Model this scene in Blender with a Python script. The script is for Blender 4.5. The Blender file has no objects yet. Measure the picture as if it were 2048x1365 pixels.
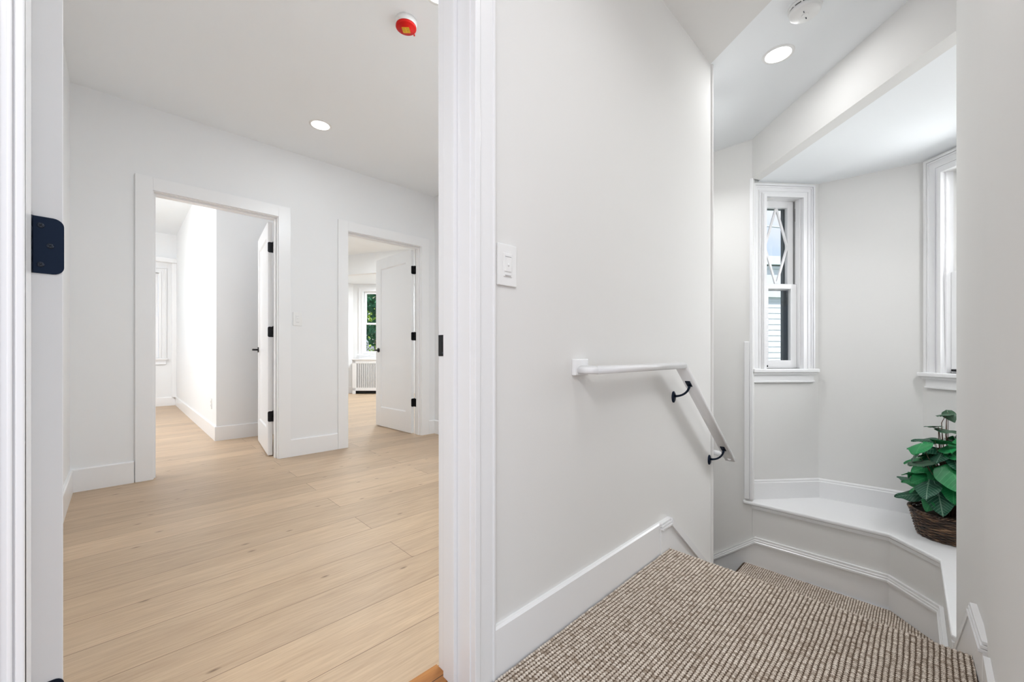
import bpy, bmesh, math, random
import numpy as np
from mathutils import Vector, Matrix
random.seed(7)
rng = np.random.default_rng(5)
PI = math.pi
SC = bpy.context.scene
COL = SC.collection

# ------------------------------------------------------------------ camera
AX = math.atan2(831, 810)                 # direction the lens looks, measured from +X towards +Y
CA, SA = math.cos(AX), math.sin(AX)
cam = bpy.data.cameras.new('camera')
cam.sensor_width = 36.0
cam.lens = 36.0 * 810 / 2048
cam.shift_y = 22.5 / 2048
cam.clip_start = 0.02
cam_o = bpy.data.objects.new('camera', cam)
cam_o.location = (0, 0, 0.9)
cam_o.rotation_euler = (PI / 2, 0, AX - PI / 2)
COL.objects.link(cam_o)
SC.camera = cam_o

# ------------------------------------------------------------------ view, world, light power
SC.view_settings.view_transform = 'Standard'
SC.view_settings.look = 'None'
SC.view_settings.gamma = 1
SC.view_settings.exposure = 0.15
SC.view_settings.use_curve_mapping = False
SC.cycles.max_bounces = 12
SC.cycles.diffuse_bounces = 9
SC.cycles.sample_clamp_indirect = 6

P_HALL = 2.4
P_LEFT = 1.1
P_ROOM1 = 20.0
P_ROOM2 = 25.0

w = bpy.data.worlds.new('sky')
SC.world = w
w.use_nodes = True
nt = w.node_tree
nt.nodes.clear()
o = nt.nodes.new('ShaderNodeOutputWorld')
bg = nt.nodes.new('ShaderNodeBackground')
tc = nt.nodes.new('ShaderNodeTexCoord')
nz = nt.nodes.new('ShaderNodeTexNoise')
nz.inputs['Scale'].default_value = 5.0
nz.inputs['Detail'].default_value = 4
rp = nt.nodes.new('ShaderNodeValToRGB')
rp.color_ramp.elements[0].position = 0.45
rp.color_ramp.elements[0].color = (0.62, 0.76, 1.0, 1)
rp.color_ramp.elements[1].position = 0.65
rp.color_ramp.elements[1].color = (0.95, 0.97, 1.0, 1)
nt.links.new(tc.outputs['Generated'], nz.inputs['Vector'])
nt.links.new(nz.outputs['Fac'], rp.inputs['Fac'])
nt.links.new(rp.outputs['Color'], bg.inputs['Color'])
bg.inputs['Strength'].default_value = 1.0
nt.links.new(bg.outputs[0], o.inputs[0])


l = bpy.data.lights.new('sun', 'SUN'); l.energy = 3.6; l.angle = math.radians(1.5); l.color = (1, .97, .92)
lo = bpy.data.objects.new('sun', l); lo.rotation_euler = (math.radians(30), 0, AX - PI / 2); COL.objects.link(lo)

# ------------------------------------------------------------------ helpers
def W(r, f):
    """right / forward of the view axis -> world plan"""
    return (SA * r + CA * f, -CA * r + SA * f)

def tag(o, label=None, cat=None, group=None, kind=None):
    if label: o['label'] = label
    if cat: o['category'] = cat
    if group: o['group'] = group
    if kind: o['kind'] = kind
    return o

def empty(name, loc=(0, 0, 0), rz=0, parent=None, **k):
    o = bpy.data.objects.new(name, None)
    o.empty_display_size = .05
    o.location = loc; o.rotation_euler = (0, 0, rz)
    COL.objects.link(o)
    if parent: o.parent = parent
    return tag(o, **k)

class Frame:
    """local frame on a wall: u along, w outward (away from the viewer's room), z up"""
    def __init__(s, p0, p1=None, ang=None):
        s.p0 = Vector((p0[0], p0[1]))
        if p1 is not None:
            d = Vector((p1[0], p1[1])) - s.p0
            s.len = d.length
            d.normalize()
        else:
            d = Vector((math.cos(ang), math.sin(ang))); s.len = 0
        s.u = d
        s.w = Vector((-d.y, d.x))
    def __call__(s, u, w, z):
        p = s.p0 + s.u * u + s.w * w
        return (p.x, p.y, z)
WORLD = Frame((0, 0), (1, 0))

class MB:
    def __init__(s, fr=WORLD):
        s.v = []; s.f = []; s.fr = fr; s.smooth = []; s.uv = {}
    def add(s, vs, fs, sm=False, raw=False):
        b = len(s.v)
        s.v += [tuple(v) if raw else s.fr(*v) for v in vs]
        for f in fs:
            s.f.append(tuple(b + i for i in f)); s.smooth.append(sm)
        return b
    def box(s, u0, u1, w0, w1, z0, z1):
        u0, u1 = sorted((u0, u1)); w0, w1 = sorted((w0, w1)); z0, z1 = sorted((z0, z1))
        s.add([(u0, w0, z0), (u1, w0, z0), (u1, w1, z0), (u0, w1, z0), (u0, w0, z1), (u1, w0, z1), (u1, w1, z1), (u0, w1, z1)],
              [(0, 3, 2, 1), (4, 5, 6, 7), (0, 1, 5, 4), (1, 2, 6, 5), (2, 3, 7, 6), (3, 0, 4, 7)])
        return s
    def prism(s, poly, z0, z1):
        n = len(poly)
        a = sum(poly[i][0] * poly[(i + 1) % n][1] - poly[(i + 1) % n][0] * poly[i][1] for i in range(n))
        if a < 0: poly = poly[::-1]
        s.add([(p[0], p[1], z0) for p in poly] + [(p[0], p[1], z1) for p in poly],
              [tuple(range(n))[::-1], tuple(range(n, 2 * n))] + [(i, (i + 1) % n, n + (i + 1) % n, n + i) for i in range(n)])
        return s
    def uzprism(s, poly, w0, w1):
        """polygon in (u,z), extruded over w"""
        n = len(poly)
        s.add([(p[0], w0, p[1]) for p in poly] + [(p[0], w1, p[1]) for p in poly],
              [tuple(range(n)), tuple(range(n, 2 * n))[::-1]] + [((i + 1) % n, i, n + i, n + (i + 1) % n) for i in range(n)])
        return s
    def sweep(s, path, prof, closed=False, side=1):
        """path [(x,y,z)], prof [(d,z)] closed outline, d to the right of travel (side=1) in plan, mitred"""
        n = len(path); m = len(prof)
        P = [Vector(p) for p in path]
        vs = []
        for i in range(n):
            a = P[i] - P[i - 1] if i > 0 else P[1] - P[0]
            b = P[i + 1] - P[i] if i < n - 1 else P[-1] - P[-2]
            a = Vector((a.x, a.y)); b = Vector((b.x, b.y)); a.normalize(); b.normalize()
            na = Vector((a.y, -a.x)) * side; nb = Vector((b.y, -b.x)) * side
            mt = na + nb; mt.normalize()
            k = 1 / max(.3, mt.dot(na))
            for d, z in prof:
                vs.append((P[i].x + mt.x * d * k, P[i].y + mt.y * d * k, P[i].z + z))
        fs = []
        for i in range(n - 1):
            for j in range(m):
                k = (j + 1) % m
                fs.append((i * m + j, i * m + k, (i + 1) * m + k, (i + 1) * m + j))
        fs.append(tuple(range(m))[::-1]); fs.append(tuple((n - 1) * m + j for j in range(m)))
        s.add(vs, fs)
        return s
    def tube(s, pts, rad, seg=10, cap=True, sec=None, up=(0, 0, 1)):
        """round (or sec [(a,b)]) section along 3D points"""
        P = [Vector(p) for p in pts]; n = len(P)
        R = rad if isinstance(rad, (list, tuple)) else [rad] * n
        T = []
        for i in range(n):
            a = (P[i] - P[i - 1]).normalized() if i > 0 else (P[1] - P[0]).normalized()
            b = (P[i + 1] - P[i]).normalized() if i < n - 1 else (P[-1] - P[-2]).normalized()
            t = (a + b)
            T.append((t.normalized() if t.length > 1e-6 else a, a))
        if sec is None:
            sec = [(math.cos(2 * PI * j / seg), math.sin(2 * PI * j / seg)) for j in range(seg)]
        m = len(sec)
        nrm = None; vs = []
        U = Vector(up)
        for i in range(n):
            t, a = T[i]
            if nrm is None:
                nrm = U - t * U.dot(t)
                if nrm.length < 1e-4: nrm = Vector((1, 0, 0)) - t * t.x
            nrm = nrm - t * nrm.dot(t); nrm.normalize()
            bi = t.cross(nrm)
            for (x, y) in sec:
                vs.append(P[i] + (bi * x + nrm * y) * R[i])
        fs = []
        for i in range(n - 1):
            for j in range(m):
                k = (j + 1) % m
                fs.append((i * m + j, (i + 1) * m + j, (i + 1) * m + k, i * m + k))
        b = s.add(vs, fs, True)
        if cap:
            s.add([vs[j] for j in range(m)], [tuple(range(m))[::-1]])
            s.add([vs[(n - 1) * m + j] for j in range(m)], [tuple(range(m))])
        return s
    def lathe(s, prof, c=(0, 0, 0), seg=32, sm=True):
        """prof [(r,z)] around z at c"""
        m = len(prof); vs = []; fs = []
        for i in range(seg):
            a = 2 * PI * i / seg
            for r, z in prof:
                vs.append((c[0] + r * math.cos(a), c[1] + r * math.sin(a), c[2] + z))
        for i in range(seg):
            k = (i + 1) % seg
            for j in range(m - 1):
                fs.append((i * m + j, k * m + j, k * m + j + 1, i * m + j + 1))
        s.add(vs, fs, sm)
        return s
    def build(s, name, mat, parent=None, bevel=0, loc=None, **k):
        me = bpy.data.meshes.new(name)
        me.from_pydata(s.v, [], s.f)
        me.polygons.foreach_set('use_smooth', s.smooth)
        me.materials.append(mat)
        o = bpy.data.objects.new(name, me)
        COL.objects.link(o)
        if parent: o.parent = parent
        if bevel:
            b = o.modifiers.new('bevel', 'BEVEL'); b.width = bevel; b.segments = 2; b.limit_method = 'ANGLE'
            b.angle_limit = math.radians(40)
        bm = bmesh.new(); bm.from_mesh(me)
        bmesh.ops.remove_doubles(bm, verts=bm.verts, dist=1e-6)
        bmesh.ops.recalc_face_normals(bm, faces=bm.faces)
        bm.to_mesh(me); bm.free()
        if loc: o.location = loc
        return tag(o, **k)

def struct(mb, name, mat, bevel=0, parent=None):
    return mb.build(name, mat, parent, bevel, kind=None if parent else 'structure')

# ------------------------------------------------------------------ materials
def mat(name, col, rough=.5, metal=0, spec=.5):
    m = bpy.data.materials.new(name); m.use_nodes = True
    b = m.node_tree.nodes['Principled BSDF']
    b.inputs['Base Color'].default_value = (*col, 1)
    b.inputs['Roughness'].default_value = rough
    b.inputs['Metallic'].default_value = metal
    b.inputs['Specular IOR Level'].default_value = spec
    return m

def N(m, t, **k):
    n = m.node_tree.nodes.new(t)
    for a, v in k.items():
        if a.startswith('i_'): n.inputs[a[2:].replace('_', ' ')].default_value = v
        else: setattr(n, a, v)
    return n
def L(m, a, b): m.node_tree.links.new(a, b)

def paint(name, col, rough=.5, bump=.02, scale=260, vary=.015, spec=.4):
    m = mat(name, col, rough, spec=spec)
    b = m.node_tree.nodes['Principled BSDF']
    tcn = N(m, 'ShaderNodeTexCoord')
    n1 = N(m, 'ShaderNodeTexNoise'); n1.inputs['Scale'].default_value = scale; n1.inputs['Detail'].default_value = 2
    n2 = N(m, 'ShaderNodeTexNoise'); n2.inputs['Scale'].default_value = 1.3; n2.inputs['Detail'].default_value = 3
    L(m, tcn.outputs['Object'], n1.inputs['Vector']); L(m, tcn.outputs['Object'], n2.inputs['Vector'])
    bp = N(m, 'ShaderNodeBump'); bp.inputs['Strength'].default_value = bump; bp.inputs['Distance'].default_value = .002
    L(m, n1.outputs['Fac'], bp.inputs['Height']); L(m, bp.outputs[0], b.inputs['Normal'])
    mx = N(m, 'ShaderNodeMix', data_type='RGBA')
    mx.inputs[6].default_value = (*[c * (1 - vary) for c in col], 1)
    mx.inputs[7].default_value = (*[min(1, c * (1 + vary)) for c in col], 1)
    L(m, n2.outputs['Fac'], mx.inputs[0]); L(m, mx.outputs[2], b.inputs['Base Color'])
    return m

M = {}
M['hall'] = paint('hall_wall_paint', (.755, .748, .732), .72, .05, 180, .015, .25)
M['white'] = paint('room_wall_paint', (.83, .835, .84), .6, .03, 200)
M['ceil'] = paint('ceiling_paint', (.87, .895, .915), .75, .03, 150)
M['trim'] = paint('trim_gloss_paint', (.86, .86, .865), .28, .02, 60, .01, .5)
M['trim2'] = paint('old_trim_paint', (.83, .83, .835), .25, .12, 45, .012, .5)
M['black'] = mat('black_iron', (.012, .012, .014), .42, .6)
M['navy'] = mat('dark_blue_black_metal', (.008, .016, .035), .38, .7)
M['plastic'] = mat('white_plastic', (.83, .83, .82), .35)
M['screw'] = mat('screw_metal', (.05, .06, .08), .3, .9)
M['groove'] = mat('groove_grey', (.55, .55, .55), .6)
M['dark'] = mat('dark_gap', (.01, .01, .01), .9)
M['red'] = mat('red_plastic', (.60, .006, .003), .45, spec=.3)
M['yellow'] = mat('yellow_sticker', (.85, .45, .02), .6)
M['ink'] = mat('sticker_print', (.35, .28, .02), .7)
M['storm'] = paint('weathered_frame_paint', (.12, .14, .15), .6, .3, 30, .3)
M['siding'] = paint('white_siding', (.80, .82, .86), .5, .02, 40, .02)
M['roof'] = paint('grey_roof', (.22, .23, .26), .8, .3, 30, .2)
M['cable'] = mat('cable_sheath', (.75, .78, .82), .5)
M['bark'] = paint('bark', (.10, .075, .05), .9, .8, 30, .3)
M['stem'] = paint('plant_stem', (.10, .05, .03), .6, .3, 60, .3)
M['grass'] = paint('grass', (.08, .16, .04), .9, .5, 3, .4)

def glass():
    m = bpy.data.materials.new('window_glass'); m.use_nodes = True
    t = m.node_tree; t.nodes.clear()
    out = t.nodes.new('ShaderNodeOutputMaterial'); mx = t.nodes.new('ShaderNodeMixShader')
    tr = t.nodes.new('ShaderNodeBsdfTransparent'); gl = t.nodes.new('ShaderNodeBsdfGlossy'); fr = t.nodes.new('ShaderNodeFresnel')
    gl.inputs['Roughness'].default_value = .02; fr.inputs['IOR'].default_value = 1.25
    tr.inputs['Color'].default_value = (.99, .99, .99, 1)
    t.links.new(fr.outputs[0], mx.inputs[0]); t.links.new(tr.outputs[0], mx.inputs[1]); t.links.new(gl.outputs[0], mx.inputs[2])
    t.links.new(mx.outputs[0], out.inputs[0])
    return m
M['glass'] = glass()

def emis(name, s, col=(1, 1, 1)):
    m = mat(name, (.9, .9, .9), .4)
    b = m.node_tree.nodes['Principled BSDF']
    b.inputs['Emission Color'].default_value = (*col, 1)
    b.inputs['Emission Strength'].default_value = s
    return m
M['lamp'] = emis('lamp_lens', 3.0, (1, .985, .96))

def wood_floor(name, c1, c2, knot, gap, rough=.42, pw=.2, pl=1.95, spec=.45):
    m = mat(name, c1, rough, spec=spec)
    b = m.node_tree.nodes['Principled BSDF']
    tcn = N(m, 'ShaderNodeTexCoord')
    mp = N(m, 'ShaderNodeMapping'); mp.inputs['Location'].default_value = (.3, .02, 0)
    L(m, tcn.outputs['Object'], mp.inputs['Vector'])
    br = N(m, 'ShaderNodeTexBrick', offset=.37, offset_frequency=2)
    br.inputs['Scale'].default_value = 1; br.inputs['Brick Width'].default_value = pl; br.inputs['Row Height'].default_value = pw
    br.inputs['Mortar Size'].default_value = .0014; br.inputs['Mortar Smooth'].default_value = .3; br.inputs['Bias'].default_value = 0
    br.inputs['Color1'].default_value = (0, 0, 0, 1); br.inputs['Color2'].default_value = (1, 1, 1, 1); br.inputs['Mortar'].default_value = (.5, .5, .5, 1)
    L(m, mp.outputs[0], br.inputs['Vector'])
    # grain, stretched along X, shifted from plank to plank
    sep = N(m, 'ShaderNodeVectorMath', operation='MULTIPLY_ADD')
    L(m, br.outputs['Color'], sep.inputs[0]); sep.inputs[1].default_value = (7, 3, 5); L(m, mp.outputs[0], sep.inputs[2])
    mp2 = N(m, 'ShaderNodeMapping'); mp2.inputs['Scale'].default_value = (.9, 7, 1)
    L(m, sep.outputs[0], mp2.inputs['Vector'])
    n1 = N(m, 'ShaderNodeTexNoise'); n1.inputs['Scale'].default_value = 2.2; n1.inputs['Detail'].default_value = 7; n1.inputs['Distortion'].default_value = .7; n1.inputs['Roughness'].default_value = .62
    L(m, mp2.outputs[0], n1.inputs['Vector'])
    mp3 = N(m, 'ShaderNodeMapping'); mp3.inputs['Scale'].default_value = (4, 60, 1); L(m, sep.outputs[0], mp3.inputs['Vector'])
    n2 = N(m, 'ShaderNodeTexNoise'); n2.inputs['Scale'].default_value = 2.0; n2.inputs['Detail'].default_value = 5
    L(m, mp3.outputs[0], n2.inputs['Vector'])
    n3 = N(m, 'ShaderNodeTexNoise'); n3.inputs['Scale'].default_value = 1.6; n3.inputs['Detail'].default_value = 2
    L(m, mp.outputs[0], n3.inputs['Vector'])
    r1 = N(m, 'ShaderNodeValToRGB'); r1.color_ramp.elements[0].position = .3; r1.color_ramp.elements[1].position = .7
    r1.color_ramp.elements[0].color = (*c2, 1); r1.color_ramp.elements[1].color = (*c1, 1)
    L(m, n1.outputs['Fac'], r1.inputs['Fac'])
    # plank tone
    mxa = N(m, 'ShaderNodeMix', data_type='RGBA', blend_type='MULTIPLY'); mxa.inputs[0].default_value = 1
    r2 = N(m, 'ShaderNodeValToRGB'); r2.color_ramp.elements[0].color = (.86, .84, .82, 1); r2.color_ramp.elements[1].color = (1.05, 1.03, 1.0, 1)
    L(m, br.outputs['Color'], r2.inputs['Fac']); L(m, r1.outputs[0], mxa.inputs[6]); L(m, r2.outputs[0], mxa.inputs[7])
    mxb = N(m, 'ShaderNodeMix', data_type='RGBA', blend_type='MULTIPLY'); mxb.inputs[0].default_value = 1
    r3 = N(m, 'ShaderNodeValToRGB'); r3.color_ramp.elements[0].position = .35; r3.color_ramp.elements[0].color = (.86, .84, .82, 1); r3.color_ramp.elements[1].position = .62
    L(m, n2.outputs['Fac'], r3.inputs['Fac']); L(m, mxa.outputs[2], mxb.inputs[6]); L(m, r3.outputs[0], mxb.inputs[7])
    # cool grey clouds of oil finish
    mxg = N(m, 'ShaderNodeMix', data_type='RGBA'); r4 = N(m, 'ShaderNodeValToRGB')
    r4.color_ramp.elements[0].position = .52; r4.color_ramp.elements[0].color = (0, 0, 0, 1); r4.color_ramp.elements[1].position = .75; r4.color_ramp.elements[1].color = (.3, .3, .3, 1)
    L(m, n3.outputs['Fac'], r4.inputs['Fac']); L(m, r4.outputs[0], mxg.inputs[0]); L(m, mxb.outputs[2], mxg.inputs[6]); mxg.inputs[7].default_value = (c2[0] * .95, c2[1] * 1.0, c2[2] * 1.1, 1)
    # knots
    mp4 = N(m, 'ShaderNodeMapping'); mp4.inputs['Scale'].default_value = (1.3, 3.6, 1); L(m, sep.outputs[0], mp4.inputs['Vector'])
    vo = N(m, 'ShaderNodeTexVoronoi', feature='F1'); vo.inputs['Scale'].default_value = 1.25; vo.voronoi_dimensions = '2D'
    L(m, mp4.outputs[0], vo.inputs['Vector'])
    r5 = N(m, 'ShaderNodeValToRGB'); r5.color_ramp.elements[0].position = .006; r5.color_ramp.elements[0].color = (1, 1, 1, 1); r5.color_ramp.elements[1].position = .035; r5.color_ramp.elements[1].color = (0, 0, 0, 1)
    L(m, vo.outputs['Distance'], r5.inputs['Fac'])
    mxk = N(m, 'ShaderNodeMix', data_type='RGBA'); L(m, r5.outputs[0], mxk.inputs[0]); L(m, mxg.outputs[2], mxk.inputs[6]); mxk.inputs[7].default_value = (*knot, 1)
    mxm = N(m, 'ShaderNodeMix', data_type='RGBA'); L(m, br.outputs['Fac'], mxm.inputs[0]); L(m, mxk.outputs[2], mxm.inputs[6]); mxm.inputs[7].default_value = (*gap, 1)
    L(m, mxm.outputs[2], b.inputs['Base Color'])
    bp = N(m, 'ShaderNodeBump'); bp.inputs['Strength'].default_value = .15; bp.inputs['Distance'].default_value = .001
    L(m, n2.outputs['Fac'], bp.inputs['Height']); L(m, bp.outputs[0], b.inputs['Normal'])
    return m
M['oak'] = wood_floor('pale_oak_planks', (.63, .475, .325), (.51, .375, .255), (.20, .13, .08), (.20, .13, .085))
M['oldwood'] = wood_floor('old_orange_boards', (.55, .25, .07), (.38, .15, .04), (.2, .08, .03), (.05, .02, .01), .3, .06, 1.2)

def carpet_mat():
    m = mat('loop_carpet', (.4, .33, .27), .95, spec=.1)
    b = m.node_tree.nodes['Principled BSDF']
    at = N(m, 'ShaderNodeAttribute', attribute_name='yarn')
    rpn = N(m, 'ShaderNodeValToRGB')
    e = rpn.color_ramp.elements
    e[0].position = 0; e[0].color = (.085, .06, .045, 1)
    e[1].position = 1; e[1].color = (.82, .77, .70, 1)
    for p, c in ((.18, (.16, .115, .085)), (.4, (.37, .305, .245)), (.7, (.62, .555, .485))):
        x = e.new(p); x.color = (*c, 1)
    L(m, at.outputs['Fac'], rpn.inputs['Fac'])
    tcn = N(m, 'ShaderNodeTexCoord')
    n1 = N(m, 'ShaderNodeTexNoise'); n1.inputs['Scale'].default_value = 520; n1.inputs['Detail'].default_value = 2
    L(m, tcn.outputs['Object'], n1.inputs['Vector'])
    r = N(m, 'ShaderNodeValToRGB'); r.color_ramp.elements[0].position = .35; r.color_ramp.elements[0].color = (.50, .47, .44, 1); r.color_ramp.elements[1].position = .60; r.color_ramp.elements[1].color = (1.3, 1.3, 1.3, 1)
    L(m, n1.outputs['Fac'], r.inputs['Fac'])
    mx = N(m, 'ShaderNodeMix', data_type='RGBA', blend_type='MULTIPLY'); mx.inputs[0].default_value = 1
    L(m, rpn.outputs[0], mx.inputs[6]); L(m, r.outputs[0], mx.inputs[7]); L(m, mx.outputs[2], b.inputs['Base Color'])
    return m
M['carpet'] = carpet_mat()

# ================================================================== SETTING
ZH = 2.49      # hall and stair ceiling
ZL = 2.63      # room ceiling
XC = 2.352     # end of the stair wall
XS = 3.39      # far stair wall
YD = .835      # hall face of the door wall
YR = .96       # room face of the door wall
YF = 3.83      # far wall of the room, near face
XL, XR = -.217, 2.53
ZP = -.685     # quarter landing
A_ = (3.39, .955); B_ = (3.405, .162); C_ = (3.175, -.060); E_ = (2.352, -.079)
bayrf = [(1.79, 3.075), (2.36, 3.12), (2.80, 2.76), (2.80, 1.66), (2.36, 1.29), (1.79, 1.29)]
BAY = [W(*p) for p in bayrf]
PH = W(1.79, 3.02)

# floors
struct(MB().box(XL - .1, XC + .07, .93, .96, -.08, 0).box(XL - .1, XR + .049, .96, 11.2, -.08, 0).box(XR + .049, 6.2, 3.0, 11.2, -.08, 0), 'floor', M['oak'])
struct(MB().box(-2.2, 1.72, -1.6, .93, -.08, -.004), 'floor', M['oldwood'])

# walls: hall / stair side
def wall(mb, name, m=M['hall']): return struct(mb, name, m)
wall(MB().box(.675, XC, YD, .90, 0 - .05, 2.9).box(1.78, XC, YD, .90, -2.4, -.05).box(-2.2, -.12, YD, .90, -.05, 2.9).box(-.12, .675, YD, .90, 2.07, 2.9), 'wall_stair')
wall(MB().box(.675, XC + .07, .90, YR, 0, 2.9).box(-2.2, -.12, .90, YR, 0, 2.9).box(-.12, .675, .90, YR, 2.07, 2.9), 'wall_entry', M['white'])
wall(MB().box(XC + .071, XC + .074, .952, YR, -2.4, ZH).box(XC, XC + .07, .901, YR, -2.4, -.085).box(XR + .05, XR + .08, YR, 3.0, -2.4, ZH).box(XC + .074, XR + .08, YR - .012, YR, -2.4, ZH), 'wall_stairwell')
# right wall of the hall: two stretches that meet at a slight angle
R0 = (.62, -.106); R1 = (1.72, -.1085); R2 = E_
wall(MB().prism([R0, R1, (1.72, -.24), (.62, -.24)], -.05, ZH).prism([R1, R2, (2.352, -.19), (1.72, -.24)], -2.4, ZH), 'wall_right')
# wall on the far side of the stairs and the low wall under the seat
wall(MB().box(XS, XS + .055, .913, 3.0, -2.4, ZH).box(XC + .07, XS, 2.9, 3.0, -2.4, ZH), 'wall_far')
def off(poly, d):
    out = []
    P = [Vector(p) for p in poly]
    for i in range(len(P)):
        a = (P[i] - P[i - 1]).normalized() if i else (P[1] - P[0]).normalized()
        b = (P[i + 1] - P[i]).normalized() if i < len(P) - 1 else (P[-1] - P[-2]).normalized()
        na = Vector((-a.y, a.x)); nb = Vector((-b.y, b.x)); m_ = (na + nb).normalized()
        k = d / max(.3, m_.dot(na)); out.append((P[i].x + m_.x * k, P[i].y + m_.y * k))
    return out
knee = [(3.39, .912), B_, C_, E_]
ko = off(knee, .06)
wall(MB().prism(knee + ko[::-1], -2.4, -.24), 'wall_low')
# header over the bay mouth (45 degrees to the hall) and bay walls
H0 = W(1.79, 3.02); H1 = W(1.79, 1.52); H2 = W(1.87, 1.52); H3 = W(1.87, 3.05)
wall(MB().prism([H0, H1, H2, H3], 2.197, ZH + .02), 'wall_header')

def wall_open(fr, z0, z1, t, ops, mb=None):
    """wall of length fr.len with openings [(u0,u1,z0,z1)]"""
    mb = mb or MB(fr); mb.fr = fr
    u = 0
    for (a, b, c, d) in sorted(ops):
        mb.box(u, a, 0, t, z0, z1)
        if c > z0 + .001: mb.box(a, b, 0, t, z0, c)
        mb.box(a, b, 0, t, d, z1); u = b
    mb.box(u, fr.len, 0, t, z0, z1)
    return mb
F1 = Frame(BAY[0], BAY[1]); F2 = Frame(BAY[1], BAY[2]); F3 = Frame(BAY[2], BAY[3]); F4 = Frame(BAY[3], BAY[4]); F5 = Frame(BAY[4], BAY[5])
W1 = (.131, .427, .775, 2.078)
W2 = (.142, .60, .765, 2.065)
wall(wall_open(F1, -.8, 2.3, .12, [W1]), 'wall_bay')
wall(wall_open(F2, -.8, 2.3, .12, []), 'wall_bay')
wall(wall_open(F3, -.8, 2.3, .12, [W2]), 'wall_bay')
wall(wall_open(F4, -.8, 2.3, .12, []), 'wall_bay')
wall(wall_open(F5, -.8, 2.3, .12, []), 'wall_bay')
struct(MB().prism([H3, H2] + [W(1.87, 1.2), W(2.42, 1.2), W(2.88, 1.6), W(2.88, 2.8), W(2.4, 3.2), W(1.87, 3.2)], 2.197, 2.26), 'ceiling', M['ceil'])

# hall ceiling: stair part in white, hall part in wall colour, met on the skew line
kc = (2.385, .90); kd = (1.744, -.075)
struct(MB().prism([kc, kd, (3.6, -.075), (3.6, 3.0), (2.385, 3.0)], ZH, ZH + .06), 'ceiling', M['ceil'])
struct(MB().prism([kc, (-2.2, .90), (-2.2, -.075), kd], ZH, ZH + .06).box(-2.2, 3.6, -1.6, -.075, ZH, ZH + .06), 'ceiling', M['hall'])

# room with the oak floor
struct(MB().box(XL - .1, XR + .08, YR, YF + .12, ZL, ZL + .06), 'ceiling', M['ceil'])
wall(MB().box(XL - .1, XL, YR, YF, 0, ZL), 'wall_left', M['white'])
wall(MB().box(XR, XR + .049, YR, YF, 0, ZL), 'wall_room_right', M['white'])
D1 = (.176, .979); D2 = (1.556, 2.362); ZD = 2.05
FF = Frame((XL - .1, YF), (XR + 2.2, YF))
wall(wall_open(FF, 0, ZL + .35, .12, [(D1[0] - FF.p0.x, D1[1] - FF.p0.x, 0, ZD), (D2[0] - FF.p0.x, D2[1] - FF.p0.x, 0, ZD)]), 'wall_back', M['white'])

# room beyond the left doorway
wall(MB().box(.72, 1.34, 5.04, 8.93, 0, 2.9), 'wall_closet', M['white'])
wall(MB().box(1.34, 1.46, 3.95, 11.0, 0, 2.9), 'wall_between', M['white'])
F6 = Frame((-1.9, 8.93), (.72, 8.93))
WR1 = (1.35, 2.40, .80, 2.22)
wall(wall_open(F6, 0, 2.9, .12, [WR1]), 'wall_room_far', M['white'])
wall(MB().box(-2.0, -1.9, 3.95, 9.0, 0, 2.9).box(-2.0, XL - .1, YF, 3.95, 0, 2.9), 'wall_room_left', M['white'])
struct(MB().box(-2.0, 1.4, 3.95, 9.05, 2.89, 2.95), 'ceiling', M['ceil'])
struct(MB().box(-2.0, XL - .1, 3.9, 9.0, -.08, 0), 'floor', M['oak'])
struct(MB().box(-1.9, .72, 8.82, 8.93, 2.40, 2.47).box(.66, .72, 8.86, 8.93, .14, 2.40), 'trim_1', M['trim'], .004)

# room beyond the right doorway, with its own bay
wall(MB().box(4.75, 4.85, 3.95, 8.2, 0, 2.7), 'wall_room_right', M['white'])
h0 = (2.45, 8.24); h1 = (4.75, 3.95 + .1)
Fh = Frame((2.55, 8.03), (3.85, 5.35))
wall(MB(Fh).box(0, Fh.len, 0, .10, 2.28, 2.66), 'wall_room_header', M['white'])
struct(MB().box(1.40, 4.85, 3.9, 8.4, 2.63, 2.69), 'ceiling', M['ceil'])
q = [W(-4.6, 8.2), W(-3.50, 8.92), W(-2.2, 8.92), W(-1.2, 8.0)]
F7 = Frame(q[0], q[1]); F8 = Frame(q[1], q[2]); F9 = Frame(q[2], q[3])
wall(wall_open(F7, 0, 2.45, .12, []), 'wall_room_bay', M['white'])
WR2 = (.22, .98, .86, 2.24)
wall(wall_open(F8, 0, 2.45, .12, [WR2]), 'wall_room_bay', M['white'])
wall(wall_open(F9, 0, 2.45, .12, []), 'wall_room_bay', M['white'])
struct(MB(Fh).box(-.5, 3.4, .10, 3.6, 2.405, 2.46), 'ceiling', M['ceil'])

# ------------------------------------------------------------------ base boards and trims
def base_prof(h, t=.014):
    return [(0, 0), (t, 0), (t, h - .006), (t - .005, h), (0, h)]
def cap_prof(h, t=.014):
    """board with a three-step moulding on top"""
    return [(0, 0), (t, 0), (t, h - .045), (t + .012, h - .042), (t + .012, h - .031), (t + .007, h - .027), (t + .007, h - .017),
            (t + .003, h - .013), (t + .003, h), (0, h)]
def board(path, prof, name, m=M['trim'], side=1):
    return struct(MB().sweep(path, prof, side=side), name, m)
B15 = base_prof(.148)
CW = .093
board([(XL, YR, 0), (XL, YF, 0), (.083, YF, 0)], B15, 'baseboard_back')
board([(1.066, YF, 0), (1.466, YF, 0)], B15, 'baseboard_back')
board([(2.452, YF, 0), (XR, YF, 0), (XR, YR, 0)], B15, 'baseboard_back')
board([(.72, 8.93, 0), (.72, 5.04, 0), (1.34, 5.04, 0)], base_prof(.145), 'baseboard_room', side=1)
board([(-1.9, 8.93, 0), (.705, 8.93, 0)], base_prof(.145), 'baseboard_room', side=1)
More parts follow.
